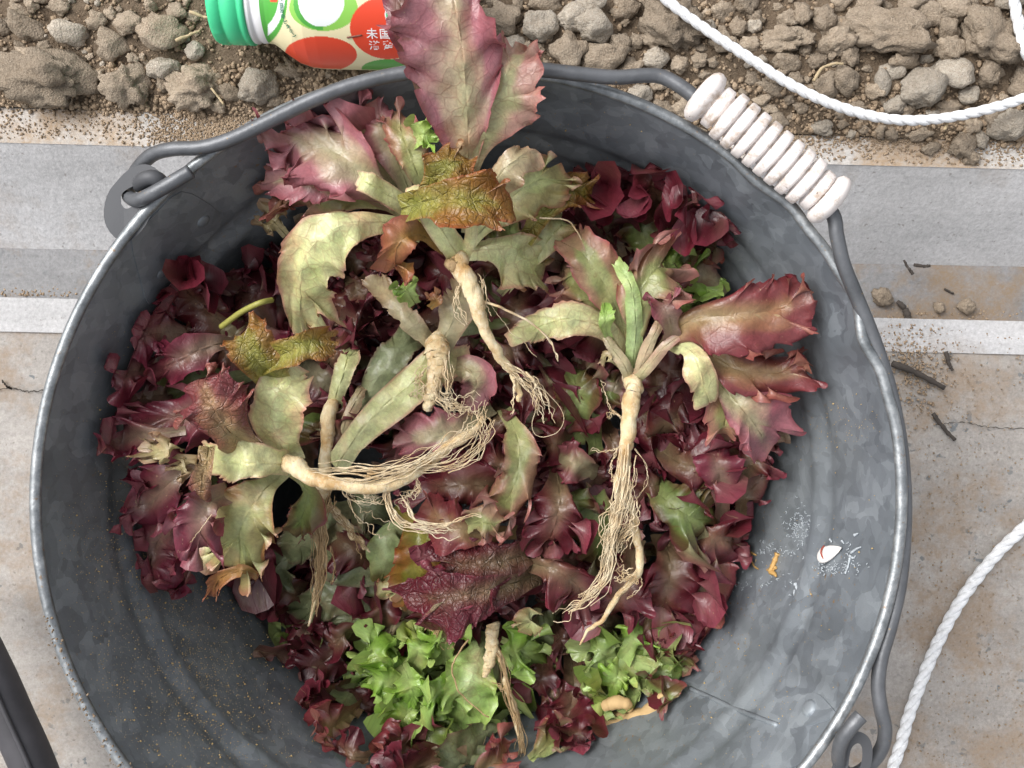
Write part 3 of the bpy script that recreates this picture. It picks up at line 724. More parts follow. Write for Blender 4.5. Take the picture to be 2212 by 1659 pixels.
lump([(1283, 1545, q0-.014, 15), (1300, 1556, q0-.012, 20), (1350, 1560, q0-.008, 24), (1395, 1545, q0-.002, 20), (1425, 1515, q0+.004, 13), (1434, 1500, q0+.008, 8)], 'clay_lump', M_TAN, 'tan curved lump of clay lying against the lower right inner wall', 'lump')
lump([(1300, 1530, q0-.006, 9), (1325, 1518, q0-.004, 15), (1352, 1520, q0-.002, 12), (1362, 1535, q0-.004, 7)], 'clay_lump', M_TAN, 'small knob of tan clay sitting on top of the curved lump', 'lump')

# ------------------------------------------------------------------ cords and hose
def cord(rows, dia, name, lab, npts=500):
    P = catmull([list(at(u, v, z)) for u, v, z in rows], npts); L = np.cumsum(np.r_[0, np.linalg.norm(np.diff(P, axis=0), axis=1)])
    T = np.gradient(P, axis=0); T /= np.linalg.norm(T, axis=1, keepdims=True); Nn = np.cross(T, [0, 0, 1.]); Nn /= np.linalg.norm(Nn, axis=1, keepdims=True); Bn = np.cross(T, Nn)
    root = empty(name, tuple(P[0])); tag(root, lab, 'cord')
    for k_ in range(3):
        a_ = L/(dia*3.6)*2*np.pi + k_*2*np.pi/3
        Q = P+dia*.215*(np.cos(a_)[:, None]*Nn+np.sin(a_)[:, None]*Bn)
        V, f = tube(Q, dia*.30*(1+.04*snoise(L*60, k_)), 8); mesh_obj('strand', V, f, M_CORD, root)
    return root
cord([(1380, -60, .056), (1440, 0, .056), (1520, 60, .055), (1610, 120, .055), (1700, 178, .054), (1790, 222, .053), (1880, 250, .052), (1960, 260, .052), (2040, 255, .052), (2130, 237, .054), (2212, 212, .056), (2300, 175, .058)], .0056, 'cord', 'white twisted cord sagging across the soil at the upper right')
cord([(2196, -60, .056), (2192, 0, .056), (2200, 50, .056), (2216, 110, .056), (2250, 180, .05)], .0058, 'cord', 'short length of white cord at the top right corner', 200)
cord([(2300, 1060, .005), (2212, 1140, .005), (2150, 1200, .005), (2080, 1290, .005), (2030, 1380, .005), (1995, 1460, .005), (1965, 1540, .005), (1945, 1610, .005), (1925, 1670, .005), (1905, 1760, .005)], .0068, 'cord', 'thick white twisted cord on the slab at the lower right')
def mat_hose():
    m, nt, b = mat_new('grey_rubber_hose'); n = N(nt); p = n.obj()
    n.link(n.ramp(n.noise(p, 45, 5, .6), [(.3, (.034, .033, .038)), (.75, (.062, .060, .068))]), b.inputs['Base Color']); b.inputs['Roughness'].default_value = .6
    return m
H = [(-140, 1300, .045), (-70, 1360, .045), (-20, 1450, .045), (25, 1550, .045), (70, 1650, .045), (110, 1760, .045), (140, 1880, .045)]
V, f = tube(wirepath(H, 60), .0112, 24); hose = tag(mesh_obj('hose', V, f, mat_hose()), 'dark grey rubber hose crossing the bottom left corner', 'hose')
Hr = [(u-8, v+4, z+.0108) for u, v, z in H]
V, f = tube(wirepath(Hr, 60), .0013, 8); mesh_obj('moulding', V, f, hose.data.materials[0], hose)

# ------------------------------------------------------------------ juice bottle
BZ = ZL+.0085+.0325
bu, bv = 860, 9
bot = empty('bottle', tuple(at(bu, bv, BZ))); tag(bot, 'plastic apple drink bottle with a green cap lying on the soil', 'bottle')
bo = at(bu, bv, BZ); kk = F/(HC-BZ); ux = lambda u: (u-bu)/kk
tilt = math.radians(-1.2)
def bottle_place(V):
    c, s = math.cos(tilt), math.sin(tilt); V = np.asarray(V, float)
    return np.stack([V[:, 0]*c-V[:, 1]*s, V[:, 0]*s+V[:, 1]*c, V[:, 2]], 1)+bo
BRp = [(580, .0205), (590, .0208), (600, .0222), (622, .0262), (648, .0300), (675, .0320), (700, .0325), (895, .0325), (905, .0322)]
def brad(x): return np.interp(x, [ux(a_) for a_, _ in BRp], [b_ for _, b_ in BRp])
M_CAP = plain('green_cap_plastic', (.06, .62, .29), .38); M_NECK = plain('white_neck_plastic', (.80, .80, .82), .3)
prof = [(ux(466), 0.0), (ux(466), .0185), (ux(468), .0205), (ux(474), .0213)]
for u_, r_ in [(492, .0214), (494, .0208), (498, .0208), (500, .0216), (528, .0216), (530, .0210), (534, .0210), (536, .0217), (546, .0217), (547, .019)]: prof.append((ux(u_), r_))
V, f = lathe(prof, 96)
# knurling on the cap's outer band
a_ = np.arctan2(V[:, 2], V[:, 1]); kn = (V[:, 0] < ux(493)) & (V[:, 0] > ux(470)); V[kn, 1:] *= (1+.012*np.sign(np.sin(a_[kn]*48)))[:, None]
cap = mesh_obj('cap', bottle_place(V), f, M_CAP, bot)
V, f = lathe([(ux(546), .0200), (ux(549), .0208), (ux(556), .0210), (ux(558), .0200), (ux(564), .0200), (ux(566), .0206), (ux(581), .0204)], 64)
mesh_obj('neck', bottle_place(V), f, M_NECK, bot)
M_CLEAR = plain('bluish_bottle_plastic', (.20, .22, .25), .25)
V, f = lathe([(ux(895), .0320), (ux(925), .0322), (ux(945), .0318), (ux(960), .0300), (ux(970), .0260), (ux(972), .0)], 64)
mesh_obj('bottle_base', bottle_place(V), f, M_CLEAR, bot)
# printed label sleeve: vertex-colour print on a fine sleeve
xs = np.arange(ux(580), ux(905), .00028); an = np.linspace(-math.pi, math.pi, 440)
Xg, Ag = np.meshgrid(xs, an, indexing='ij'); Rg = brad(Xg)
V = np.stack([Xg, -Rg*np.sin(Ag), Rg*np.cos(Ag)], -1).reshape(-1, 3)
def art(X_, A_, R_):
    """flat artwork coordinates of a place on the sleeve (axial, round the girth)"""
    m_ = (HC-BZ)/(HC-BZ-R_*np.cos(A_))
    return 1106+(bu+X_*kk-1106)*m_, 829.5-(829.5-bv-R_*np.sin(A_)*kk)*m_
def unart(u, v, Rfn):
    A_ = np.linspace(-1.0, 1.5, 900); best = None
    X_ = ux(u)
    for _ in range(4):
        R_ = float(np.mean(Rfn(np.array([X_])))); U_, V_ = art(X_, A_, R_); k_ = int(np.argmin(np.abs(V_-v))); X_ += (u-U_[k_])/kk/1.05
    return X_, float(A_[k_])
U, VV = art(Xg, Ag, Rg)
RED, GRN, CRM, LGR, WHT = (.72, .065, .025), (.075, .36, .05), (.80, .72, .45), (.25, .55, .09), (.80, .84, .84)
colr = np.zeros(U.shape+(3,)); colr[:] = CRM
def fill(mask, c): colr[mask] = c
ell = lambda u0, v0, a1, b1: ((U-u0)/a1)**2+((VV-v0)/b1)**2 < 1
fill(ell(696, 120, 78, 38), RED)                      # apples
fill(ell(700, 20, 74, 50) , LGR); fill(ell(695, 10, 60, 58) & (U < 700), GRN)
fill(ell(695, 5, 50, 56), WHT)                          # plain pale panel in place of the mascot
fill(ell(840, 60, 82, 68), RED)
fill((VV > 127) & ell(850, 150, 66, 22), GRN)
fill((U < 640) & (((U-560)/62)**2+((VV-0)/106)**2 < 1), GRN)
band = (np.abs(((U-555)/62)**2+((VV+6)/98)**2-.80) < .19) & (VV < 92) & (U > 580) & (U < 655) 
fill(band & (VV < 86), WHT)
fill((U < 600) & (VV < 10) & (U > 584), RED)
ring = ((U-866)/33)**2+((VV-31)/33)**2
fill(ring < 1.0, WHT); fill(ring < .86, (.06, .45, .17)); fill(ring < .30, WHT); fill(ring < .2, RED)
hid = np.abs(Ag) > 1.75
colr[hid] = CRM
lab = mesh_obj('label', bottle_place(V), grid_faces(len(xs), len(an)), None, bot)
at_ = lab.data.color_attributes.new('print', 'FLOAT_COLOR', 'POINT')
at_.data.foreach_set('color', np.concatenate([colr.reshape(-1, 3), np.ones((colr.size//3, 1))], 1).astype(np.float32).ravel())
m, nt_, b = mat_new('printed_label'); n = N(nt_); n.link(n.n('ShaderNodeVertexColor', layer_name='print').outputs[0], b.inputs['Base Color']); b.inputs['Roughness'].default_value = .35
lab.data.materials.append(m)
def wrap_text(txt, u, v, size_px, rot, mat, name, Rfn, parent, off=.0006, stack=False):
    cu = bpy.data.curves.new('t', 'FONT'); cu.body = txt; cu.size = px(size_px, BZ+.02); cu.align_x = 'CENTER'; cu.align_y = 'CENTER'; cu.offset = px(.35, BZ)
    to = bpy.data.objects.new('t', cu); col.objects.link(to); dg = bpy.context.evaluated_depsgraph_get(); me = bpy.data.meshes.new_from_object(to.evaluated_get(dg))
    bpy.data.objects.remove(to)
    if not len(me.vertices): return None
    V = np.array([q.co[:] for q in me.vertices]); c, s = math.cos(rot), math.sin(rot); x_ = V[:, 0]*c-V[:, 1]*s; y_ = V[:, 0]*s+V[:, 1]*c
    X0_, a0 = unart(u, v, Rfn); X_ = X0_+x_; R_ = Rfn(X_)+off; A_ = a0 - y_/R_
    W = bottle_place(np.stack([X_, -R_*np.sin(A_), R_*np.cos(A_)], 1)); fs = [tuple(p.vertices) for p in me.polygons]
    return mesh_obj(name, W, fs, mat, parent, smooth=False)
M_PRW = plain('white_print', (.82, .80, .80), .4); M_PRG = plain('green_print', (.02, .16, .09), .5); M_PRC = plain('pale_cap_print', (.55, .86, .68), .4)
for ch_, u, v in [('国', 834, 74), ('産', 841, 98), ('未', 806, 74), ('満', 812, 99)]: wrap_text(ch_, u, v, 25, 0, M_PRW, 'lettering', brad, bot)
for i, (ch_, u, v) in enumerate([('1', 609, 4), ('日', 609, 17), ('分', 610, 28), ('の', 613, 40), ('ビ', 618, 52), ('タ', 624, 62), ('ミ', 631, 71), ('ン', 638, 80)]): wrap_text(ch_, u, v, 11, 0, M_PRG, 'lettering', brad, bot)
capr = lambda x: 0*x+.0217
for ch_, u, v, s_ in [('1', 516, 12, 34), ('0', 517, 42, 17), ('0', 518, 54, 17), ('%', 519, 66, 17)]: wrap_text(ch_, u, v, s_, 0, M_PRC, 'lettering', capr, cap)
P = [(ux(752)+.0002*i, 0, 0) for i in range(3)]
def print_line(pts_, w_, mat, name, Rf):
    Q = catmull(pts_, 14); XA = np.array([unart(a_, b_, Rf) for a_, b_ in Q]); X_, A_ = XA[:, 0], XA[:, 1]; R_ = Rf(X_)+.0001; V, f = tube(bottle_place(np.stack([X_, -R_*np.sin(A_), R_*np.cos(A_)], 1)), px(w_, BZ), 6); return mesh_obj(name, V, f, mat, bot)
print_line([(752, 83), (768, 80), (784, 77)], 2.0, plain('brown_print', (.16, .05, .03), .5), 'apple_stalk', brad)

exec_leaf = True
# ------------------------------------------------------------------ lettuce
PAL = {  # linear colours: rib, inner, outer, edge  for upper face / underside
 'maroon':  (((.20, .15, .085), (.120, .028, .027), (.100, .012, .021), (.165, .024, .042)), ((.34, .32, .19), (.22, .17, .10), (.19, .06, .07), (.20, .035, .06))),
 'dark':    (((.13, .08, .055), (.078, .018, .019), (.062, .008, .014), (.125, .016, .030)), ((.24, .24, .15), (.17, .13, .085), (.14, .045, .055), (.15, .025, .04))),
 'purple':  (((.26, .20, .14), (.165, .048, .058), (.140, .019, .038), (.215, .032, .062)), ((.36, .34, .22), (.26, .18, .13), (.24, .085, .10), (.22, .045, .075))),
 'redgreen':(((.30, .36, .14), (.13, .185, .045), (.13, .085, .035), (.21, .03, .06)), ((.36, .42, .22), (.22, .28, .12), (.22, .20, .11), (.24, .08, .09))),
 'pink':    (((.42, .42, .24), (.36, .27, .19), (.33, .125, .15), (.29, .075, .09)), ((.50, .50, .28), (.42, .32, .23), (.35, .15, .175), (.32, .10, .12))),
 'pale':    (((.48, .50, .28), (.38, .43, .17), (.33, .29, .12), (.32, .10, .07)), ((.66, .68, .38), (.56, .63, .27), (.54, .54, .27), (.46, .20, .17))),
 'olive':   (((.30, .30, .07), (.185, .165, .020), (.23, .12, .022), (.27, .075, .03)), ((.48, .42, .24), (.42, .36, .2), (.38, .26, .15), (.34, .14, .06))),
 'rust':    (((.34, .20, .06), (.28, .13, .05), (.31, .11, .06), (.33, .09, .07)), ((.46, .32, .16), (.42, .27, .13), (.38, .18, .10), (.36, .12, .08))),
 'lime':    (((.44, .56, .22), (.25, .43, .075), (.23, .42, .055), (.34, .52, .11)), ((.48, .60, .30), (.37, .52, .19), (.33, .50, .14), (.38, .54, .15))),
 'green':   (((.36, .46, .19), (.18, .28, .07), (.16, .25, .05), (.18, .26, .06)), ((.44, .52, .27), (.31, .40, .17), (.28, .37, .14), (.28, .36, .12))),
 'grey':    (((.28, .33, .17), (.16, .205, .09), (.14, .17, .07), (.15, .08, .055)), ((.32, .36, .21), (.21, .25, .13), (.19, .22, .11), (.18, .11, .08))),
 'pinkgreen':(((.42, .44, .20), (.27, .30, .11), (.33, .19, .12), (.36, .09, .10)), ((.48, .50, .28), (.36, .36, .19), (.36, .21, .17), (.36, .13, .12))),
 'redbrown':(((.36, .28, .14), (.24, .105, .060), (.180, .040, .044), (.165, .022, .032)), ((.46, .40, .24), (.36, .27, .15), (.32, .14, .11), (.26, .07, .06))),
 'beige':   (((.44, .40, .22), (.33, .29, .14), (.30, .24, .12), (.30, .17, .10)), ((.48, .44, .28), (.40, .35, .2), (.36, .28, .17), (.34, .2, .13))),
}
def zin(u, v, z):
    while z < .216:
        p_ = at(u, v, z)
        if math.hypot(p_[0]-cx, p_[1]-cy) < wall_r(z)-.005: break
        z += .002
    return (u, v, z)
def leaf(mid, wl, wr, pal, parent, seed, under=False, frill=1.0, fold=.16, teeth=.09, cup=0.0, curl=(0, 0), roll=0.0, base=.16, blister=False, veins=1.0, NT=150, NR=20, clamp=True, tiplen=1.0, label=None, name='leaf', nf=1.0, rag=0.0):
    """mid: picture rows (u, v, z) from stalk to tip; wl / wr: half widths in picture pixels"""
    r = np.random.default_rng(seed*17+5); NT = int(NT*1.15)
    if clamp: mid = [zin(*q_) for q_ in mid]
    M = np.array([at(u, v, z) for u, v, z in mid]); S = catmull(M, 60)
    L = np.r_[0, np.cumsum(np.linalg.norm(np.diff(S, axis=0), axis=1))]; LT = L[-1]
    T = np.gradient(S, axis=0); T /= np.linalg.norm(T, axis=1, keepdims=True)
    up = np.array([0, 0, 1.]); SD = np.cross(T, up); nrm = np.linalg.norm(SD, axis=1, keepdims=True)
    SD = np.where(nrm > .15, SD/np.maximum(nrm, 1e-6), np.array([1., 0, 0])); NN = np.cross(SD, T)
    cr, sr = math.cos(roll), math.sin(roll); SD, NN = SD*cr+NN*sr, NN*cr-SD*sr
    if frill >= .8 and pal not in ('beige', 'rust', 'olive'): wl, wr = wl*1.20, wr*1.20
    zm = np.mean([q[2] for q in mid]); WL, WR_ = px(wl, zm), px(wr, zm); W = (WL+WR_)/2
    p = np.linspace(-1, 1, NT)[:, None]; q = 1-np.abs(p); rr = (np.linspace(0, 1, NR)**.9)[None, :]
    sgn = np.sign(p); Wp = np.where(p < 0, WL, WR_)
    # outline
    mar_a = np.sin(q*math.pi/2)**.80
    prof = np.clip(np.cos(q*math.pi/2), 0, 1)**.40
    rise = np.clip((q-.03)/.36, 0, 1); rise = rise*rise*(3-2*rise)
    mar_b = prof*(base+(1-base)*rise)
    mar_b = mar_b*(1+.16*snoise(p*1.0, seed+1, 2, 1.3)*(q > .08)); mar_a = np.clip(mar_a*(1+.05*snoise(p, seed+2, 2, 1.7)), 0, 1.12)
    nw = np.clip(W/.0030, 3.6, 7.5)*nf*(1.22 if frill >= .8 else 1)
    phs = p + .10*snoise(p, seed+3, 2, 1.5)/max(1, nw/6)
    th = 1-np.abs(np.sin(math.pi*phs*nw*1.7+.9*snoise(p, seed+60, 2, 2.0)+r.uniform(0, 6)))**.8
    th2 = 1-np.abs(np.sin(math.pi*phs*nw*3.9+1.3*snoise(p, seed+61, 2, 3.0)+r.uniform(0, 6)))**.8
    live = np.clip((q-.06)/.25, 0, 1); 
    amp = np.clip(.75+1.1*snoise(p, seed+6, 2, 2.3), .05, 2.2)
    spike = 1+live*teeth*(.75*(th-.35)*amp+.95*(th2-.35))*.95
    # a few deeper notches
    for _ in range(int(3+rag*5)):
        p0 = r.uniform(-.8, .8); spike = spike-(.10+.28*rag)*np.exp(-((p-p0)/(.018+.02*r.random()))**2)
    rs = rr*(1+(spike-1)*rr**4)
    ori = np.clip(mar_a*.80-.02, 0, .86)
    mar_b = mar_b*np.where(p < 0, r.uniform(.82, 1.15), r.uniform(.82, 1.15)); bend = r.uniform(-.16, .16)
    al = (ori+(mar_a-ori)*rs)*LT*tiplen; b = Wp*mar_b*rs*sgn + bend*W*np.sin(math.pi*np.clip(al/LT, 0, 1))**2*rs
    # ruffles: folds of three sizes, curling back on themselves at the margin
    A1 = r.uniform(.75, 1.2)*fold*W*rr**1.5; A2 = .25*frill**.9*W*rr**2.7; A3 = .085*frill**.8*W*rr**5
    f1 = math.pi*(p+.12*snoise(p, seed+7, 2, 1.1)+.10*(1-rr))*r.uniform(2.0, 3.0)+r.uniform(0, 6)
    boost = 1.35 if frill >= .8 else 1.0; A1 = A1*(1.25 if frill >= .8 else 1.0); A2 = A2*boost; A3 = A3*boost
    f2 = 2*math.pi*(phs+.02*(1-rr))*nw*.62+1.6*snoise(p, seed+8, 2, 1.4)+r.uniform(0, 6)
    f3 = 2*math.pi*phs*nw*1.45+1.5*snoise(p, seed+9, 2, 2.2)+r.uniform(0, 6)
    m2 = (1+.6*snoise(p, seed+10, 2, 1.7)); m3 = (1+.6*snoise(p, seed+11, 2, 3.1))
    nz_ = A1*np.sin(f1)+A2*m2*np.sin(f2)+A3*m3*np.sin(f3)
    tg = 1.15*A2*m2*np.cos(f2)+1.25*A3*m3*np.cos(f3)+.45*A1*np.cos(f1)
    # tangent of the margin in (al, b)
    da = np.gradient(mar_a*LT, axis=0)+0*rr; db = np.gradient(mar_b*Wp*sgn, axis=0)+0*rr; dl = np.sqrt(da**2+db**2)+1e-9
    al = al+tg*live*da/dl; b = b+tg*live*db/dl; nz_ = nz_*live
    cut = 1-.22*np.clip(A2/W/.25, 0, 1.3)*(.5-.5*np.sin(f2)); al = (al-ori*LT)*cut+ori*LT; b = b*cut
    nz_ = nz_+cup*W*(np.abs(b)/W)**2*.9
    rib = np.exp(-(b/(.0019+.0012*(1-q)))**2)*(.0016*(1-.65*q)); nz_ = nz_-rib
    nz_ = nz_+.0007*np.sin(al*420+seed)*np.sin(b*380+seed)*(rr > 0)
    for side, kc in ((-1, curl[0]), (1, curl[1])):
        if kc:
            on = (np.sign(p) == side)+0*b > .5; kap = kc/W; bb = np.abs(b)
            t0 = .45*W; ex = np.maximum(bb-t0, 0); an_ = ex*abs(kap)
            b = np.where(on, side*(np.minimum(bb, t0)+np.sin(an_)/abs(kap)), b); nz_ = np.where(on, nz_+np.sign(kap)*(1-np.cos(an_))/abs(kap), nz_)
    # lay on the midrib curve
    s = np.clip(al/LT, -.05, 1.2)*59; i = np.clip(s.astype(int), 0, 58); fr = (s-i)[..., None]
    O = S[i]*(1-fr)+S[i+1]*fr; sd = SD[i]*(1-np.clip(fr, 0, 1))+SD[i+1]*np.clip(fr, 0, 1); nn = NN[i]*(1-np.clip(fr, 0, 1))+NN[i+1]*np.clip(fr, 0, 1)
    dirn = -1 if under else 1
    V = O+sd*b[..., None]+nn*(nz_*dirn)[..., None]
    V = V.reshape(-1, 3)
    if clamp:
        for _ in range(1):
            rx, ry = V[:, 0]-cx, V[:, 1]-cy; r_ = np.hypot(rx, ry); lim = wall_r(np.clip(V[:, 2], .006, RZ))-.0028-.0012*(1+np.sin(V[:, 2]*900))
            k_ = np.where((r_ > lim) & (V[:, 2] < RZ+.004), lim/np.maximum(r_, 1e-6), 1); V[:, 0] = cx+rx*k_; V[:, 1] = cy+ry*k_
        V[:, 2] = np.maximum(V[:, 2], .012)
    fc = grid_faces(NT, NR)
    if under: fc = fc[:, ::-1].copy()
    # orientation: front = upper face
    o = mesh_obj(name, V, fc, M_BLIST if blister else M_LEAF, parent)
    me = o.data
    # pigment
    e = np.clip(1-np.minimum((1-rr)*1.0+0*p, (1-rr)+0*p), 0, 1); E = rr+0*p
    nb = .5+.5*snoise(p+.6*rr, seed+20, 3, 1.1); nb2 = .5+.5*snoise(al*28+b*9, seed+21, 3, 1.0)
    Et = np.clip(E*(.55+.75*q)+.30*(nb-.5)+.26*(nb2-.5), 0, 1.0)
    def shade(cols):
        c0_, c1_, c2_, c3_ = [np.array(x_) for x_ in cols]
        t1 = np.clip((Et-.16)/.38, 0, 1)[..., None]; t1 = t1*t1*(3-2*t1); t2 = np.clip((E-.80)/.18, 0, 1)[..., None]
        c = c1_*(1-t1)+c2_*t1; c = c*(1-t2*.75)+c3_*t2*.75
        rb = np.exp(-(b/(.0024+.0030*(1-q)**2))**2)[..., None]*np.clip(1.15-q, .2, 1)[..., None]
        st = np.clip(1-q/.16, 0, 1)[..., None]*.9
        k = np.clip(np.maximum(rb*.85, st), 0, 1); c = c*(1-k)+c0_*k
        return c
    def put_col(nm, c):
        a = me.color_attributes.new(nm, 'FLOAT_COLOR', 'POINT')
        a.data.foreach_set('color', np.concatenate([c.reshape(-1, 3), np.ones((c.size//3, 1))], 1).astype(np.float32).ravel())
    ct, cu_ = PAL[pal]
    put_col('top', shade(ct)); put_col('under', shade(cu_))
    comb = .5+.5*np.cos(2*math.pi*(np.abs(p)*5.5+.05*snoise(rr*2+p, seed+30, 2, 1.0))); comb = comb**3*(1-.75*rr)*(q > .1)*(rr > .02)
    comb = np.maximum(comb, np.exp(-(b/.0011)**2)*(1-.5*q))
    msk = np.stack([veins*(1-.35*rr)+0*p, E, comb+0*E], -1); put_col('mask', msk)
    uvl = me.uv_layers.new(name='UVMap'); li = np.empty(len(me.loops), dtype=np.int32); me.loops.foreach_get('vertex_index', li)
    uvs = np.stack([al+seed*.37, b+seed*.11], -1).reshape(-1, 2)[li]; uvl.data.foreach_set('uv', uvs.astype(np.float32).ravel())
    if label: o['label'] = label
    return o
def plant(name, u, v, z, label, group=None):
    o = empty(name, tuple(at(u, v, z))); return tag(o, label, 'lettuce', group)
def root(parent, rows, name='root', mat=None, sides=14):
    P = catmull([list(at(u, v, z))+[px(r, z)] for u, v, z, r in rows], 70); t = np.linspace(0, 1, 70)
    sd = int(abs(rows[0][0]+rows[0][1]*3))
    P[:, 0] += .0008*snoise(t*3, sd); P[:, 1] += .0006*snoise(t*3, sd+1)
    rad = P[:, 3]*.95*(1+.07*snoise(t*6, sd+2)+.04*snoise(t*22, sd+4))
    V, f = tube(P[:, :3], np.maximum(rad, .00025), sides)
    off = np.array([mnoise.noise(Vector(p)*230) for p in V]); ctr = np.repeat(P[:, :3], sides, 0); nV = V.copy(); m_ = len(ctr)
    nV[:m_] += (V[:m_]-ctr)*(off[:m_, None]*.24+.05*np.sin(np.arange(m_)[:, None]*1.7))
    return mesh_obj(name, nV, f, mat or M_ROOT, parent)
def fibres(parent, guides, mat=None, name='rootlets', seed=1, z_drop=0.0):
    """guides: (rows(u,v,z), n, spread0, spread1, r0, r1, wiggle) ; many thin rootlets, uncountable"""
    r = np.random.default_rng(seed); m_ = MB()
    for rows, n_, s0_, s1_, r0, r1, wig in guides:
        for k_ in range(n_):
            a_, b_ = r.normal(0, 1, 2); t0 = r.uniform(0, .35) if n_ > 3 else 0; t1 = r.uniform(.7, 1.0) if n_ > 3 else 1
            G = catmull(rows, 46); t = np.linspace(0, 1, 46); i0, i1 = int(t0*45), max(int(t1*45), int(t0*45)+8); G = G[i0:i1+1]; t = t[i0:i1+1]
            T = np.gradient(G[:, :2], axis=0); T /= np.linalg.norm(T, axis=1, keepdims=True)+1e-9; Nn = np.stack([-T[:, 1], T[:, 0]], 1)
            off = (s0_+(s1_-s0_)*t)*a_+wig*snoise(t*2.5, int(r.integers(1e6)))*(.3+t)
            P = G.copy(); P[:, :2] += Nn*off[:, None]; P[:, :2] += T*(wig*.4*snoise(t*3, int(r.integers(1e6))))[:, None]
            hz = .0012*abs(b_)+.0008*snoise(t*3, int(r.integers(1e6)))
            W_ = np.array([at(u, v, z) for u, v, z in P]); W_[:, 2] += hz
            rr_ = px(1, G[0][2])*(r0+(r1-r0)*np.linspace(0, 1, len(t)))*(.32+.95*r.random()**1.6)
            V, f = tube(W_, np.maximum(rr_, .00012), 5, cap=False); m_.add(V, f)
    o = m_.build(name, mat or M_RL, parent); o['kind'] = 'stuff'; return o

# --- A: the top plant, its tall pink leaf standing over the rim
A = plant('lettuce_plant', 985, 555, .197, 'pulled lettuce with a tall pink leaf over the back rim and a forked white root')
leaf([(1012, 500, .200), (1012, 380, .222), (1010, 260, .242), (1000, 120, .258), (975, -20, .266), (950, -120, .262)], 168, 112, 'pink', A, 1, under=True, frill=.75, fold=.12, teeth=.16, rag=.25, base=.10, veins=1.0, NT=230, NR=34, clamp=False, label='tall pink leaf seen from its underside')
leaf([(1012, 420, .214), (1030, 320, .232), (1062, 230, .244), (1100, 150, .250), (1125, 85, .246)], 62, 104, 'pinkgreen', A, 19, under=True, frill=.7, fold=.16, teeth=.15, base=.15, NT=200, NR=26, clamp=False, rag=.3, label='paler right lobe of the tall leaf')
leaf([(925, 200, .243), (895, 110, .252), (868, 20, .256), (840, -80, .254)], 46, 46, 'purple', A, 2, frill=.25, fold=.16, teeth=.03, base=.5, veins=.3, clamp=False)
leaf([(905, 470, .200), (840, 420, .214), (760, 350, .222), (660, 300, .216), (575, 305, .196)], 92, 92, 'pink', A, 3, frill=1.15, fold=.18, teeth=.18, base=.12, NT=220, NR=30, clamp=True, veins=.7)
leaf([(880, 450, .198), (820, 350, .208), (770, 270, .214), (722, 215, .206)], 62, 46, 'pink', A, 4, frill=1.25, fold=.16, teeth=.18, NT=190, clamp=False, veins=.5)
leaf([(895, 450, .204), (860, 350, .214), (830, 280, .217), (800, 225, .212)], 60, 56, 'pink', A, 401, frill=.78, fold=.2, teeth=.14, base=.3, NT=170, veins=.5)
leaf([(940, 470, .204), (900, 370, .216), (872, 300, .220), (845, 232, .214)], 56, 52, 'pinkgreen', A, 403, frill=.78, fold=.2, teeth=.14, base=.3, NT=170, veins=.5)
leaf([(890, 470, .202), (760, 400, .212), (660, 380, .212), (566, 390, .200)], 62, 58, 'pink', A, 402, frill=.78, fold=.2, teeth=.16, base=.25, NT=180, veins=.5)
leaf([(880, 460, .196), (760, 420, .203), (650, 400, .2), (570, 420, .186)], 66, 80, 'pinkgreen', A, 5, frill=1.1, fold=.15, teeth=.15, NT=190)
leaf([(905, 505, .200), (820, 482, .221), (735, 490, .232), (668, 545, .229), (652, 640, .216), (700, 740, .197)], 84, 84, 'pale', A, 6, under=True, frill=.5, rag=.2, fold=.10, teeth=.09, base=.30, NT=220, NR=30, label='pale leaf folded over to show its veined underside')
leaf([(895, 475, .214), (930, 410, .232), (965, 360, .240), (1010, 330, .236)], 52, 62, 'olive', A, 7, frill=.55, fold=.2, teeth=.05, base=.5, blister=True)
leaf([(862, 452, .222), (930, 430, .237), (1020, 430, .242), (1112, 442, .236)], 62, 66, 'olive', A, 8, frill=.45, fold=.22, teeth=.05, base=.55, cup=.3, NT=190, NR=28, blister=True, label='olive yellow leaf with rusty edge across the crown')
leaf([(965, 540, .202), (905, 505, .222), (862, 525, .228), (838, 585, .214)], 40, 46, 'rust', A, 9, frill=.7, fold=.24, teeth=.10, base=.4)
leaf([(880, 560, .214), (872, 580, .219), (862, 600, .212)], 32, 38, 'rust', A, 91, frill=.5, fold=.15, base=.5)
leaf([(1035, 470, .212), (1062, 410, .230), (1105, 352, .240), (1162, 338, .233)], 40, 52, 'beige', A, 10, under=True, frill=.25, fold=.14, teeth=.04, base=.4, veins=.6)
leaf([(1010, 530, .190), (1075, 455, .200), (1140, 400, .202), (1218, 368, .192)], 82, 90, 'pale', A, 11, frill=.55, fold=.16, teeth=.05, base=.2, NT=180)
leaf([(1010, 545, .184), (1080, 540, .190), (1130, 560, .186), (1190, 590, .174)], 88, 78, 'pale', A, 12, under=True, frill=.5, fold=.14, teeth=.06, base=.3, NT=180)
leaf([(1130, 520, .188), (1180, 450, .194), (1235, 410, .192), (1290, 420, .180)], 48, 52, 'olive', A, 13, frill=.8, fold=.2, teeth=.06, base=.4, blister=True)
leaf([(1080, 640, .160), (1150, 560, .182), (1200, 500, .186), (1232, 470, .180)], 46, 40, 'pale', A, 14, under=False, frill=.5, fold=.25, base=.3)
leaf([(992, 556, .206), (955, 500, .220), (915, 440, .224), (890, 405, .222)], 34, 34, 'pale', A, 15, under=True, frill=.1, fold=.08, teeth=.03, base=.9, veins=.35)
leaf([(1004, 552, .206), (1018, 510, .214), (1015, 440, .226), (1012, 340, .2285)], 15, 15, 'pale', A, 16, under=True, frill=.05, fold=.05, teeth=0, base=1, veins=.2, name='petiole')
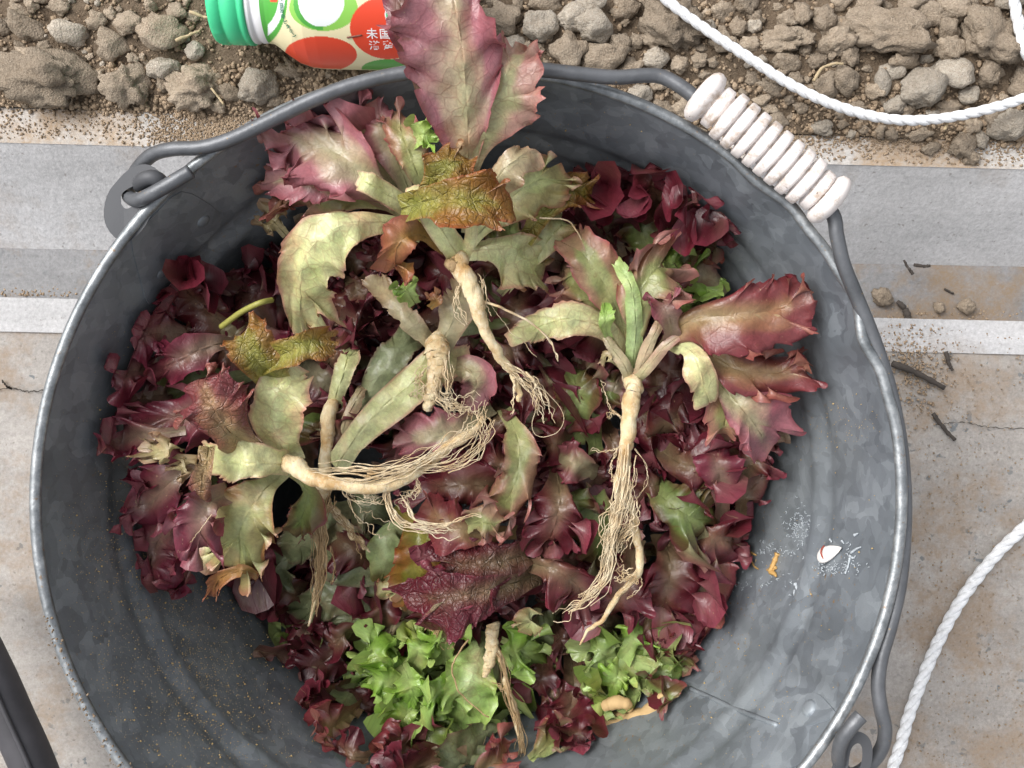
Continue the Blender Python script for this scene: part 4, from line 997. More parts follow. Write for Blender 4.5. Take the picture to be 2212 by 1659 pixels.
leaf([(905, 470, .204), (850, 430, .218), (800, 400, .226), (770, 385, .226)], 26, 30, 'pale', A, 17, under=True, frill=.1, fold=.1, teeth=.0, base=.8, veins=.2)
leaf([(870, 330, .212), (905, 290, .225), (950, 300, .224)], 36, 36, 'lime', A, 18, frill=1.2, fold=.25, teeth=.1, base=.4, clamp=False)
root(A, [(968, 556, .204, 14), (990, 556, .208, 21), (1000, 585, .211, 20), (1014, 622, .213, 21), (1032, 672, .212, 16), (1052, 722, .209, 13), (1080, 770, .204, 11), (1108, 812, .199, 9), (1122, 850, .196, 6), (1124, 868, .195, 5)])
root(A, [(968, 568, .209, 6), (976, 572, .212, 13), (982, 582, .211, 6)], 'crown_scar', M_RLB)
fibres(A, [([(1040, 650, .211), (1090, 668, .210), (1150, 700, .206), (1190, 740, .202), (1206, 780, .198)], 2, 1, 2, 2.6, 1.2, 2),
           ([(1090, 780, .205), (1150, 815, .202), (1160, 840, .200), (1190, 880, .196)], 5, 3, 6, 3.0, 1.2, 5),
           ([(1085, 790, .204), (1130, 820, .200), (1165, 860, .196), (1178, 920, .192)], 14, 5, 13, 1.6, .7, 6),
           ([(1110, 815, .200), (1108, 850, .196), (1104, 895, .192)], 2, 1, 2, 2.4, 1, 3),
           ([(1175, 840, .198), (1215, 890, .195), (1208, 930, .193), (1175, 944, .192), (1150, 925, .192), (1156, 870, .195)], 1, 0, 0, 1.6, 1.2, 2),
           ([(1000, 600, .214), (988, 640, .212), (1000, 680, .209), (1030, 710, .207)], 6, 2, 9, 1.6, .8, 5),
           ([(1025, 580, .212), (1042, 610, .211), (1044, 660, .210), (1060, 700, .208)], 6, 2, 8, 1.6, .8, 4),
           ([(1050, 640, .211), (1090, 700, .204), (1160, 770, .197)], 1, 0, 0, 1.2, .8, 3),
           ([(1165, 470, .200), (1230, 480, .196), (1262, 530, .192), (1285, 560, .190)], 1, 0, 0, 1.6, 1.2, 2)], seed=31)

# --- B: stubby cut root in the middle
B = plant('lettuce_plant', 945, 745, .166, 'torn lettuce whose stubby cut root points down at the centre')
leaf([(950, 748, .168), (975, 700, .176), (990, 650, .178), (1000, 590, .170)], 40, 46, 'beige', B, 21, under=True, frill=.25, fold=.1, teeth=.1, base=.6, veins=.3, rag=.8)
leaf([(935, 745, .168), (890, 700, .176), (850, 650, .174), (800, 600, .162)], 34, 40, 'beige', B, 22, under=True, frill=.5, fold=.14, teeth=.12, base=.5, rag=.6, veins=.5)
leaf([(900, 660, .178), (880, 630, .186), (862, 610, .184)], 26, 26, 'lime', B, 23, frill=1.0, fold=.3, base=.5)
leaf([(925, 668, .180), (938, 650, .186), (930, 630, .184)], 20, 20, 'rust', B, 24, frill=.8, fold=.3, base=.5)
leaf([(960, 735, .164), (1010, 700, .166), (1060, 640, .160), (1090, 600, .15)], 60, 60, 'grey', B, 25, frill=.7)
root(B, [(942, 735, .172, 24), (945, 752, .175, 27), (945, 780, .175, 22), (938, 820, .174, 19), (930, 855, .172, 14), (922, 886, .170, 12)])
fibres(B, [([(945, 800, .177), (950, 850, .176), (985, 870, .173), (1040, 862, .170)], 12, 4, 12, 1.7, .8, 10), ([(930, 790, .177), (905, 810, .176), (915, 845, .174), (960, 870, .172)], 9, 4, 12, 1.5, .8, 9),
           ([(965, 760, .177), (965, 820, .176), (968, 880, .172), (975, 920, .168)], 9, 4, 9, 1.6, .8, 7), ([(960, 870, .174), (1000, 880, .172), (1035, 905, .168)], 6, 2, 8, 2.4, 1.0, 7), ([(925, 830, .176), (890, 860, .172), (870, 850, .170)], 5, 2, 10, 1.2, .7, 6)], seed=32)

# --- C: left plant, root lying to the right
Cc = plant('lettuce_plant', 630, 1000, .192, 'lettuce on the left with its long root stretched towards the centre')
leaf([(628, 995, .192), (600, 935, .206), (598, 860, .216), (640, 790, .214)], 66, 78, 'pale', Cc, 41, under=True, frill=.28, fold=.10, teeth=.06, base=.5, NT=190, NR=28, label='pale green leaf turned underside up beside the root crown')
leaf([(545, 985, .205), (490, 930, .226), (452, 870, .234), (420, 815, .226)], 84, 88, 'redbrown', Cc, 42, frill=.5, fold=.14, teeth=.10, base=.5, cup=-.3, NT=200, NR=30, blister=True, veins=.8, label='blistered maroon leaf, puckered and glossy')
leaf([(590, 830, .214), (560, 790, .226), (530, 740, .230), (516, 706, .222)], 52, 78, 'olive', Cc, 43, frill=.4, fold=.18, teeth=.08, base=.6, blister=True)
leaf([(560, 790, .218), (620, 760, .231), (672, 742, .234), (728, 742, .226)], 42, 46, 'olive', Cc, 44, frill=.5, fold=.24, teeth=.08, base=.7, cup=.3, blister=True)
leaf([(625, 1002, .196), (570, 1000, .210), (510, 1000, .212), (440, 990, .198)], 44, 58, 'pale', Cc, 45, under=True, frill=.3, fold=.12, base=.6, veins=.5)
leaf([(618, 1015, .190), (560, 1070, .200), (520, 1140, .198), (500, 1250, .178)], 104, 92, 'pale', Cc, 46, frill=.7, fold=.16, teeth=.08, base=.18, NT=210, NR=28, label='pale leaf with rusty curled margin below the crown')
leaf([(560, 1250, .180), (520, 1235, .190), (470, 1255, .182), (455, 1300, .168)], 16, 20, 'rust', Cc, 461, frill=.8, fold=.3, base=.6)
leaf([(585, 1180, .184), (572, 1150, .194), (560, 1200, .190), (552, 1250, .178)], 14, 20, 'rust', Cc, 462, frill=.6, fold=.3, base=.6)
leaf([(500, 1060, .200), (450, 1090, .212), (430, 1140, .212), (445, 1205, .200)], 62, 62, 'purple', Cc, 47, frill=.8, fold=.26, teeth=.08, base=.4, NT=170)
leaf([(450, 960, .214), (440, 1010, .222), (430, 1060, .216), (440, 1100, .204)], 26, 30, 'redbrown', Cc, 48, frill=.6, fold=.3, base=.6, blister=True)
leaf([(560, 960, .200), (470, 900, .196), (380, 900, .186), (260, 950, .168)], 78, 66, 'purple', Cc, 49, frill=.9, fold=.2, teeth=.12, NT=190, clamp=True)
leaf([(400, 930, .190), (320, 940, .192), (262, 950, .184), (212, 972, .168)], 52, 52, 'purple', Cc, 50, frill=1.1, fold=.2, teeth=.12, NT=170)
leaf([(430, 1010, .184), (370, 1040, .186), (310, 1090, .176), (262, 1080, .16)], 64, 74, 'purple', Cc, 51, frill=.9, fold=.16, teeth=.14, NT=190)
leaf([(430, 1060, .170), (370, 1130, .170), (330, 1190, .158), (322, 1270, .14)], 84, 74, 'purple', Cc, 52, frill=.9, fold=.2, teeth=.14, NT=190)
leaf([(400, 980, .196), (370, 975, .208), (340, 975, .206), (318, 962, .198)], 34, 34, 'beige', Cc, 53, frill=1.6, fold=.3, teeth=.26, NT=170)
leaf([(430, 1010, .192), (400, 1010, .204), (380, 1020, .198)], 28, 28, 'beige', Cc, 54, frill=1.6, fold=.3, teeth=.26)
leaf([(440, 1180, .176), (400, 1220, .170), (370, 1250, .160), (360, 1282, .150)], 60, 64, 'purple', Cc, 55, frill=.9, fold=.2, teeth=.10)
leaf([(620, 1020, .180), (660, 1060, .180), (650, 1120, .170), (620, 1160, .160)], 50, 50, 'redgreen', Cc, 56, frill=.7)
root(Cc, [(612, 1000, .198, 20), (632, 1003, .203, 22), (662, 1024, .205, 19), (710, 1042, .206, 17), (770, 1051, .205, 16), (830, 1047, .203, 16), (885, 1027, .200, 15), (935, 992, .194, 12), (985, 955, .191, 12), (1020, 930, .188, 8), (1046, 898, .184, 3)])
fibres(Cc, [([(660, 1010, .207), (740, 1010, .206), (840, 1012, .204), (930, 985, .199), (1010, 935, .194), (1040, 900, .188)], 16, 6, 14, 1.8, .9, 9),
            ([(680, 1030, .208), (780, 1040, .207), (870, 1020, .204), (960, 960, .198), (1030, 920, .192)], 6, 9, 11, 2.0, 1.0, 7),
            ([(870, 1010, .200), (950, 1015, .198), (1010, 990, .194), (1045, 945, .190), (1048, 900, .188), (1042, 850, .186)], 13, 3, 10, 1.5, .8, 8),
            ([(840, 1050, .200), (838, 1080, .198), (860, 1120, .196), (910, 1140, .194), (960, 1142, .192), (1000, 1148, .190)], 14, 2, 8, 2.2, 1.0, 6),
            ([(860, 1055, .199), (880, 1085, .197), (900, 1120, .195), (950, 1130, .193), (1000, 1115, .192), (1052, 1112, .190)], 6, 2, 4, 2.2, 1.0, 5),
            ([(735, 1050, .201), (755, 1075, .197), (800, 1085, .195), (850, 1080, .194)], 4, 2, 4, 2.2, 1.2, 4), ([(780, 1050, .201), (800, 1075, .198), (840, 1080, .196)], 4, 2, 6, 2.0, 1, 6),
            ([(900, 1030, .199), (905, 1060, .196), (880, 1070, .195), (870, 1100, .193)], 8, 3, 12, 1.2, .8, 9),
            ([(750, 1060, .190), (770, 1110, .180), (800, 1130, .176), (830, 1160, .172)], 3, 3, 12, 1.3, .8, 6)], seed=33)
fibres(Cc, [([(460, 1110, .214), (430, 1150, .2145), (415, 1170, .212)], 1, 0, 0, 1.5, .8, 1)], seed=34, name='loose_rootlet')

# --- D: brown root hanging down left of centre
D = plant('lettuce_plant', 720, 870, .150, 'half buried lettuce whose brown root hangs straight down, left of centre')
leaf([(722, 880, .152), (735, 830, .160), (748, 790, .162), (760, 740, .156)], 28, 34, 'pale', D, 61, under=True, frill=.2, fold=.12, base=.7, veins=.2)
leaf([(728, 1008, .160), (780, 930, .168), (850, 860, .172), (935, 800, .170), (1010, 770, .162)], 52, 46, 'pale', D, 62, under=True, frill=.15, fold=.10, teeth=.04, base=.55, NT=170, veins=.45, label='broad whitish stalk leaf with a brown blemish')
leaf([(770, 900, .150), (815, 820, .158), (860, 760, .160), (900, 700, .15)], 44, 44, 'grey', D, 63, under=True, frill=.2, fold=.12, base=.5, veins=.4)
leaf([(735, 960, .154), (752, 900, .160), (772, 860, .160), (790, 830, .154)], 14, 16, 'beige', D, 64, under=True, frill=.4, fold=.1, base=.8, veins=.3)
leaf([(960, 800, .158), (1010, 800, .168), (1030, 830, .166), (1010, 880, .158)], 44, 40, 'pink', D, 65, under=True, frill=.4, fold=.2, base=.6)
root(D, [(714, 866, .156, 14), (714, 900, .158, 17), (708, 960, .160, 14), (700, 1010, .160, 14), (692, 1060, .160, 22), (686, 1110, .158, 18), (690, 1160, .155, 13), (696, 1205, .152, 11), (690, 1250, .148, 10), (680, 1295, .144, 6), (666, 1352, .138, 2.5)])
root(D, [(708, 1090, .156, 10), (740, 1125, .152, 9), (765, 1155, .149, 8), (782, 1175, .146, 5), (798, 1192, .143, 2)], 'root_branch')
fibres(D, [([(700, 1040, .162), (690, 1110, .160), (694, 1180, .156), (690, 1260, .150), (672, 1330, .142)], 26, 12, 5, 1.6, .8, 5), ([(705, 1040, .162), (716, 1080, .160), (700, 1120, .158), (690, 1170, .155)], 12, 12, 6, 1.4, .8, 6),
           ([(715, 1180, .154), (724, 1220, .150), (718, 1260, .147)], 3, 1, 2, 1.8, 1, 3), ([(720, 1100, .156), (760, 1150, .150), (796, 1192, .144)], 9, 5, 4, 1.2, .7, 4), ([(764, 1150, .150), (772, 1180, .147), (782, 1206, .144)], 2, 1, 1, 1.2, .8, 3)], M_RLB, seed=35)

# --- E: right plant, forked root hanging down
Ee = plant('lettuce_plant', 1365, 825, .168, 'lettuce on the right with green ribs and a forked root hanging down')
leaf([(1350, 775, .172), (1310, 715, .184), (1240, 690, .192), (1180, 700, .190), (1116, 735, .178)], 46, 52, 'pale', Ee, 71, under=True, frill=.35, fold=.14, teeth=.10, base=.45, NT=190, NR=28, label='pale leaf pointing left with a pink blush')
leaf([(1360, 800, .170), (1345, 700, .184), (1310, 620, .194), (1262, 550, .196), (1214, 500, .184)], 66, 62, 'pinkgreen', Ee, 72, frill=.55, fold=.18, teeth=.08, base=.18, NT=200, NR=28)
leaf([(1368, 805, .174), (1374, 720, .188), (1380, 640, .196), (1420, 580, .196), (1470, 560, .186)], 72, 78, 'pinkgreen', Ee, 73, frill=.9, fold=.2, teeth=.12, base=.12, NT=210, NR=28)
leaf([(1365, 800, .172), (1372, 700, .190), (1362, 620, .198), (1330, 560, .196)], 17, 17, 'lime', Ee, 74, under=True, frill=.05, fold=.05, teeth=0, base=.95, veins=.2, name='petiole')
leaf([(1400, 790, .172), (1440, 735, .188), (1500, 690, .200), (1600, 680, .206), (1690, 665, .204), (1752, 640, .194)], 76, 112, 'redbrown', Ee, 75, frill=.75, rag=.2, fold=.15, teeth=.10, base=.12, NT=230, NR=34, label='broad wine red leaf reaching to the right wall', clamp=True)
leaf([(1430, 740, .176), (1520, 760, .184), (1600, 800, .190), (1690, 805, .188), (1768, 792, .178)], 52, 68, 'redbrown', Ee, 76, frill=.9, fold=.24, teeth=.08, base=.2, NT=190)
leaf([(1520, 790, .176), (1575, 850, .186), (1625, 910, .184), (1668, 975, .170)], 82, 76, 'pink', Ee, 77, frill=.55, fold=.2, teeth=.08, base=.25, NT=200, NR=28)
leaf([(1560, 790, .172), (1600, 830, .178), (1570, 900, .178), (1560, 960, .168)], 48, 52, 'pinkgreen', Ee, 771, frill=.5, fold=.22, base=.4)
leaf([(1460, 745, .184), (1495, 765, .196), (1515, 815, .196), (1522, 880, .184)], 36, 40, 'pale', Ee, 78, under=True, frill=.12, fold=.16, teeth=.03, base=.5, veins=.4, label='narrow pale leaf folded down, underside out')
leaf([(1372, 825, .174), (1400, 790, .184), (1440, 745, .190), (1492, 712, .192)], 13, 13, 'pink', Ee, 79, under=True, frill=.02, fold=.03, teeth=0, base=1, veins=.2, name='petiole')
leaf([(1362, 825, .174), (1345, 785, .182), (1320, 750, .184), (1300, 710, .182)], 14, 14, 'beige', Ee, 80, under=True, frill=.2, fold=.1, teeth=.1, base=1, veins=.2, name='petiole')
leaf([(1375, 815, .176), (1395, 760, .186), (1420, 710, .190), (1440, 670, .188)], 15, 15, 'beige', Ee, 81, under=True, frill=.05, fold=.05, teeth=0, base=.95, veins=.2, name='petiole')
leaf([(1455, 745, .188), (1450, 700, .200), (1435, 660, .202), (1424, 634, .196)], 34, 34, 'purple', Ee, 82, frill=.9, fold=.24, teeth=.1, base=.5)
leaf([(1345, 690, .180), (1290, 650, .186), (1245, 600, .186), (1210, 600, .176)], 46, 46, 'pinkgreen', Ee, 83, frill=1.0, fold=.2)
leaf([(1320, 745, .182), (1308, 700, .194), (1312, 655, .194)], 16, 22, 'lime', Ee, 84, frill=.3, fold=.3, base=.5)
leaf([(1345, 800, .180), (1322, 780, .186), (1308, 770, .184), (1300, 790, .18)], 12, 14, 'beige', Ee, 85, frill=.8, fold=.3, teeth=.3)
root(Ee, [(1366, 812, .174, 22), (1366, 835, .178, 21), (1366, 850, .180, 17), (1364, 868, .181, 20), (1360, 910, .182, 18), (1354, 950, .181, 17), (1350, 985, .180, 14), (1345, 1020, .178, 15), (1340, 1070, .176, 14), (1335, 1120, .173, 10), (1325, 1160, .170, 6)])
root(Ee, [(1350, 1060, .176, 8), (1364, 1110, .173, 8), (1376, 1150, .170, 9), (1382, 1190, .167, 9), (1378, 1230, .164, 9), (1350, 1275, .160, 7), (1322, 1305, .156, 7), (1300, 1340, .152, 5), (1275, 1358, .149, 4), (1252, 1392, .146, 2)], 'root_branch')
fibres(Ee, [([(1350, 960, .184), (1345, 1030, .182), (1335, 1100, .178), (1318, 1170, .173), (1306, 1240, .167), (1262, 1295, .160), (1222, 1322, .156), (1192, 1346, .152)], 25, 10, 5, 1.9, 1.0, 9),
            ([(1350, 1010, .183), (1338, 1090, .180), (1312, 1150, .175), (1308, 1220, .169)], 15, 16, 10, 1.5, .8, 10),
            ([(1352, 1020, .183), (1358, 1090, .178), (1350, 1140, .174), (1320, 1210, .168)], 16, 9, 12, 1.4, .9, 8),
            ([(1370, 970, .182), (1392, 1000, .179), (1396, 1030, .177), (1385, 1060, .175), (1360, 1085, .174)], 2, 1, 3, 1.8, 1.0, 3),
            ([(1375, 1230, .166), (1350, 1250, .165), (1320, 1245, .166)], 9, 3, 12, 1.4, .8, 6), ([(1365, 1120, .173), (1345, 1160, .170), (1322, 1210, .168)], 9, 3, 9, 1.4, .8, 6),
            ([(1330, 1290, .160), (1360, 1260, .163), (1380, 1250, .164)], 3, 1, 4, 1.5, 1, 4), ([(1378, 1240, .162), (1382, 1262, .160), (1350, 1290, .157)], 2, 1, 4, 1.2, .8, 3),
            ([(1340, 900, .180), (1318, 880, .178), (1308, 850, .176), (1300, 820, .175)], 2, 1, 5, 1.2, .7, 4), ([(1345, 905, .180), (1325, 890, .178), (1310, 900, .177)], 3, 2, 5, 1.2, .7, 4),
            ([(1340, 965, .179), (1310, 975, .176), (1275, 972, .174)], 2, 1, 3, 1.3, .7, 3), ([(1338, 960, .180), (1318, 1000, .176), (1320, 1040, .175)], 3, 2, 6, 1.2, .7, 4)], seed=36)

# --- F: bottom plant with green leaves
Ff = plant('lettuce_plant', 1062, 1350, .120, 'lettuce at the bottom of the pail with bright green leaves around its root')
leaf([(940, 1430, .092), (890, 1450, .108), (840, 1465, .110), (790, 1475, .096)], 66, 64, 'lime', Ff, 101, frill=1.0, fold=.22, teeth=.08, base=.3, NT=210, NR=28, label='bright lime green ruffled leaf')
leaf([(900, 1420, .098), (860, 1430, .106), (830, 1410, .106), (800, 1400, .096)], 52, 48, 'lime', Ff, 102, frill=1.2, fold=.24)
leaf([(900, 1500, .106), (880, 1520, .116), (850, 1540, .110)], 46, 46, 'lime', Ff, 103, frill=1.3, fold=.26)
leaf([(1050, 1370, .104), (1030, 1430, .122), (1010, 1490, .124), (1000, 1560, .108)], 78, 74, 'lime', Ff, 104, under=True, frill=.7, fold=.16, teeth=.06, base=.4, NT=200, label='pale green leaf behind the lower root')
leaf([(1080, 1380, .106), (1110, 1400, .116), (1140, 1420, .114), (1166, 1450, .10)], 46, 44, 'green', Ff, 105, frill=1.0)
leaf([(1040, 1520, .094), (1010, 1570, .104), (980, 1600, .102), (940, 1630, .090)], 56, 52, 'green', Ff, 106, under=True, frill=1.0, teeth=.12)
leaf([(1090, 1560, .088), (1040, 1590, .094), (1000, 1640, .09), (930, 1680, .08)], 74, 70, 'grey', Ff, 107, under=True, frill=.6, NT=170)
root(Ff, [(1062, 1345, .128, 15), (1064, 1385, .130, 14), (1060, 1420, .130, 14), (1052, 1445, .129, 9), (1048, 1462, .128, 5)], mat=None)
root(Ff, [(1072, 1400, .131, 5), (1088, 1440, .130, 5), (1100, 1500, .127, 6), (1115, 1550, .124, 8), (1128, 1600, .121, 6), (1122, 1650, .118, 3), (1112, 1700, .115, 2)], 'root_branch')
fibres(Ff, [([(1066, 1390, .132), (1086, 1430, .131), (1102, 1510, .128), (1124, 1580, .124), (1128, 1640, .120), (1114, 1690, .116)], 12, 4, 5, 1.5, .8, 5), ([(1012, 1378, .128), (984, 1420, .128), (978, 1450, .128), (1000, 1500, .127), (1056, 1546, .125)], 1, 0, 0, 2.2, 1.6, 2),
            ([(1062, 1470, .128), (1090, 1490, .128), (1110, 1510, .126)], 5, 2, 8, 1.3, .7, 6), ([(1090, 1660, .118), (1110, 1645, .119), (1125, 1620, .12)], 2, 1, 2, 1.5, 1, 3)], M_RLB, seed=37)
fibres(Ff, [([(920, 1355, .118), (945, 1345, .126), (965, 1365, .124), (950, 1392, .12)], 26, 5, 14, 1.2, .8, 16)], M_RLB, seed=38, name='root_tangle')

# --- G..: the frilly maroon heads that fill the pail
gr_ = np.random.default_rng(5)
for i, (u, v, z, a_) in enumerate([(850, 1480, .122, 3.4), (890, 1530, .122, 2.2), (820, 1440, .120, 4.2), (900, 1420, .120, 5.0), (930, 1490, .122, .6), (880, 1470, .124, 1.2), (960, 1400, .118, 4.8), (1100, 1420, .118, 5.8)]):
    l_ = gr_.uniform(70, 100); du, dv = math.cos(a_), math.sin(a_)
    leaf([(u-du*l_*.5, v-dv*l_*.5, z-.012), (u, v, z), (u+du*l_*.35, v+dv*l_*.35, z+.002), (u+du*l_*.7, v+dv*l_*.7, z-.008)], 44, 47, 'lime', Ff, 380+i, frill=1.5, fold=.28, teeth=.1, base=.4, NT=150, veins=.5)
Hh = plant('lettuce_plant', 1410, 590, .13, 'frilly maroon and green lettuce against the back right wall')
for i, (md, a, b_, pl, fr, fd) in enumerate([
  ([(1400, 600, .130), (1380, 500, .146), (1345, 420, .146), (1310, 365, .132)], 86, 92, 'maroon', 1.3, .22),
  ([(1420, 600, .132), (1430, 500, .148), (1420, 420, .150), (1385, 370, .138)], 76, 80, 'maroon', 1.4, .22),
  ([(1420, 600, .134), (1470, 520, .150), (1490, 450, .148), (1500, 410, .134)], 72, 70, 'maroon', 1.4, .25),
  ([(1420, 610, .132), (1480, 570, .148), (1520, 520, .146), (1540, 480, .13)], 64, 70, 'maroon', 1.2, .25),
  ([(1340, 560, .150), (1300, 480, .158), (1270, 420, .156), (1250, 380, .142)], 62, 66, 'maroon', 1.3, .25),
  ([(1400, 600, .146), (1400, 540, .162), (1380, 480, .164), (1350, 440, .156)], 56, 60, 'redgreen', 1.3, .28),
  ([(1420, 600, .148), (1450, 560, .164), (1470, 510, .164), (1466, 470, .156)], 56, 56, 'redgreen', 1.5, .28),
  ([(1440, 620, .154), (1490, 610, .166), (1515, 600, .164), (1538, 590, .154)], 44, 50, 'lime', 1.5, .25),
  ([(1420, 600, .154), (1450, 575, .168), (1485, 560, .166)], 44, 44, 'lime', 1.3, .3),
  ([(1440, 640, .150), (1480, 640, .158), (1520, 640, .150)], 34, 34, 'green', 1.5, .2),
  ([(1480, 610, .142), (1515, 580, .152), (1530, 540, .148)], 34, 34, 'redbrown', .8, .3)]):
    leaf(md, a, b_, pl, Hh, 120+i, frill=fr, fold=fd, teeth=.10, base=.3, NT=180, veins=.5)
Ii = plant('lettuce_plant', 520, 760, .14, 'frilly maroon lettuce against the left wall above the long root')
for i, (md, a, b_, pl, fr, fd) in enumerate([
  ([(560, 760, .150), (480, 700, .170), (420, 650, .174), (376, 600, .158)], 96, 88, 'maroon', 1.1, .22),
  ([(580, 740, .150), (560, 680, .166), (530, 640, .166), (500, 610, .152)], 74, 74, 'dark', 1.2, .22),
  ([(590, 720, .146), (590, 660, .156), (570, 620, .15)], 60, 60, 'dark', 1.2, .22),
  ([(540, 740, .176), (460, 745, .192), (390, 775, .194), (322, 812, .180)], 44, 46, 'purple', .5, .26),
  ([(470, 730, .160), (390, 720, .176), (330, 720, .174), (290, 740, .158)], 58, 56, 'purple', 1.1, .22),
  ([(440, 800, .150), (360, 790, .166), (290, 800, .166), (238, 830, .150)], 56, 62, 'purple', 1.2, .25),
  ([(420, 830, .150), (350, 850, .160), (300, 860, .156), (262, 880, .142)], 60, 60, 'purple', 1.1, .25),
  ([(560, 800, .150), (480, 820, .164), (420, 830, .166), (370, 830, .156)], 64, 64, 'grey', .5, .16),
  ([(640, 700, .150), (610, 650, .160), (600, 600, .150)], 54, 54, 'grey', .5, .16),
  ([(620, 510, .180), (590, 480, .186), (572, 470, .180)], 40, 40, 'beige', 1.7, .25)]):
    leaf(md, a, b_, pl, Ii, 140+i, frill=fr, fold=fd, teeth=.15, base=.3, NT=180, veins=.5)
V, f = tube(catmull([at(*q) for q in [(588, 648, .212), (560, 655, .217), (520, 675, .212), (478, 706, .203)]], 30), np.linspace(px(6, .21), px(6.5, .21), 30), 10)
tag(mesh_obj('leaf_stalk', V, f, plain('olive_stalk', (.28, .27, .06), .5)), 'loose olive green stalk lying on the upper left maroon leaves', 'stalk')
Kk = plant('lettuce_plant', 1080, 1120, .13, 'maroon lettuce spread over the centre of the pile under the roots')
for i, (md, a, b_, pl, fr, fd, bl) in enumerate([
  ([(1070, 880, .150), (1000, 925, .166), (930, 945, .170), (852, 950, .158)], 58, 60, 'pink', .7, .28, False),
  ([(1090, 880, .150), (1120, 960, .164), (1110, 1050, .166), (1060, 1140, .154)], 56, 62, 'pinkgreen', 1.0, .2, False),
  ([(1200, 1000, .140), (1210, 1070, .160), (1200, 1130, .160), (1180, 1190, .148)], 66, 70, 'maroon', 1.0, .24, False),
  ([(1060, 780, .140), (1100, 700, .160), (1120, 640, .158), (1110, 590, .14)], 70, 70, 'maroon', 1.0, .2, False),
  ([(1090, 800, .140), (1030, 820, .154), (990, 870, .150)], 60, 60, 'maroon', .9, .24, False),
  ([(1110, 1080, .140), (1040, 1050, .156), (970, 1050, .156), (900, 1060, .140)], 66, 66, 'maroon', 1.4, .24, False),
  ([(1120, 1150, .140), (1030, 1150, .160), (960, 1130, .162), (905, 1080, .150)], 58, 60, 'redbrown', .6, .26, False),
  ([(1180, 1180, .136), (1100, 1210, .156), (1010, 1220, .160), (920, 1230, .148)], 70, 76, 'maroon', .8, .24, True),
  ([(1170, 1240, .140), (1080, 1270, .162), (980, 1290, .168), (870, 1300, .152)], 96, 84, 'maroon', .55, .16, True),
  ([(1120, 1220, .140), (1190, 1230, .156), (1250, 1270, .150), (1262, 1320, .136)], 62, 60, 'maroon', 1.0, .24, False),
  ([(1160, 1320, .130), (1150, 1340, .150), (1130, 1370, .142)], 34, 34, 'pale', .5, .2, False),
  ([(1000, 1140, .160), (1040, 1130, .170), (1090, 1140, .166)], 44, 44, 'pinkgreen', 1.0, .2, False),
  ([(1120, 760, .130), (1130, 820, .146), (1180, 850, .146), (1200, 900, .13)], 70, 70, 'maroon', 1.0, .22, False),
  ([(850, 1090, .130), (900, 1150, .146), (900, 1230, .144), (880, 1290, .130)], 66, 66, 'olive', .6, .24, False)]):
    leaf(md, a, b_, pl, Kk, 160+i, frill=fr, fold=fd, teeth=.10, base=.3, NT=200 if i == 8 else 180, NR=28 if i == 8 else 22, veins=.6, blister=bl, label='large glossy maroon leaf at the lower centre' if i == 8 else None)
Gg = plant('lettuce_plant', 1470, 1080, .12, 'wide frilly lettuce on the lower right, green hearted with maroon edges')
for i, (md, a, b_, pl, fr, fd) in enumerate([
  ([(1400, 1040, .130), (1440, 1080, .148), (1500, 1120, .150), (1560, 1120, .132)], 84, 80, 'redgreen', .9, .2),
  ([(1420, 960, .130), (1470, 1000, .150), (1530, 1010, .152), (1590, 1010, .136)], 70, 74, 'maroon', 1.3, .24),
  ([(1560, 1130, .130), (1560, 1060, .150), (1550, 1000, .158), (1530, 950, .150)], 54, 56, 'purple', .6, .26),
  ([(1590, 1050, .136), (1620, 1010, .150), (1640, 980, .150), (1670, 960, .14)], 54, 54, 'maroon', .8, .26),
  ([(1400, 900, .130), (1450, 870, .150), (1490, 850, .146), (1540, 850, .13)], 70, 70, 'dark', 1.2, .24),
  ([(1420, 960, .126), (1440, 920, .150), (1480, 900, .150), (1530, 920, .136)], 70, 70, 'maroon', 1.3, .24),
  ([(1470, 1130, .126), (1530, 1160, .142), (1580, 1170, .136), (1600, 1150, .12)], 70, 70, 'maroon', 1.2, .24),
  ([(1430, 1150, .120), (1450, 1220, .138), (1440, 1290, .134), (1420, 1350, .116)], 90, 84, 'maroon', 1.1, .22),
  ([(1500, 1160, .116), (1530, 1230, .130), (1520, 1300, .124), (1490, 1370, .106)], 74, 72, 'redbrown', 1.0, .22),
  ([(1380, 1160, .126), (1360, 1240, .140), (1330, 1300, .138), (1300, 1340, .120)], 70, 72, 'maroon', 1.1, .22),
  ([(1240, 960, .130), (1250, 880, .146), (1240, 820, .146), (1225, 770, .13)], 68, 70, 'redgreen', 1.2, .22),
  ([(1290, 980, .130), (1280, 900, .140), (1290, 840, .14), (1300, 780, .13)], 60, 60, 'redgreen', 1.2, .22),
  ([(1290, 1010, .120), (1290, 1090, .136), (1300, 1160, .134), (1320, 1220, .12)], 80, 80, 'redgreen', .8, .2),
  ([(1350, 1330, .110), (1400, 1340, .126), (1450, 1370, .120), (1480, 1420, .104)], 60, 60, 'maroon', 1.2, .24),
  ([(1600, 1120, .128), (1610, 1080, .140), (1640, 1040, .138), (1656, 1000, .13)], 46, 46, 'maroon', .9, .24)]):
    leaf(md, a, b_, pl, Gg, 180+i, frill=fr, fold=fd, teeth=.08, base=.3, NT=180, veins=.6)
Jj = plant('lettuce_plant', 1330, 1400, .09, 'green and red ruffled lettuce beside the tan lump at the bottom right')
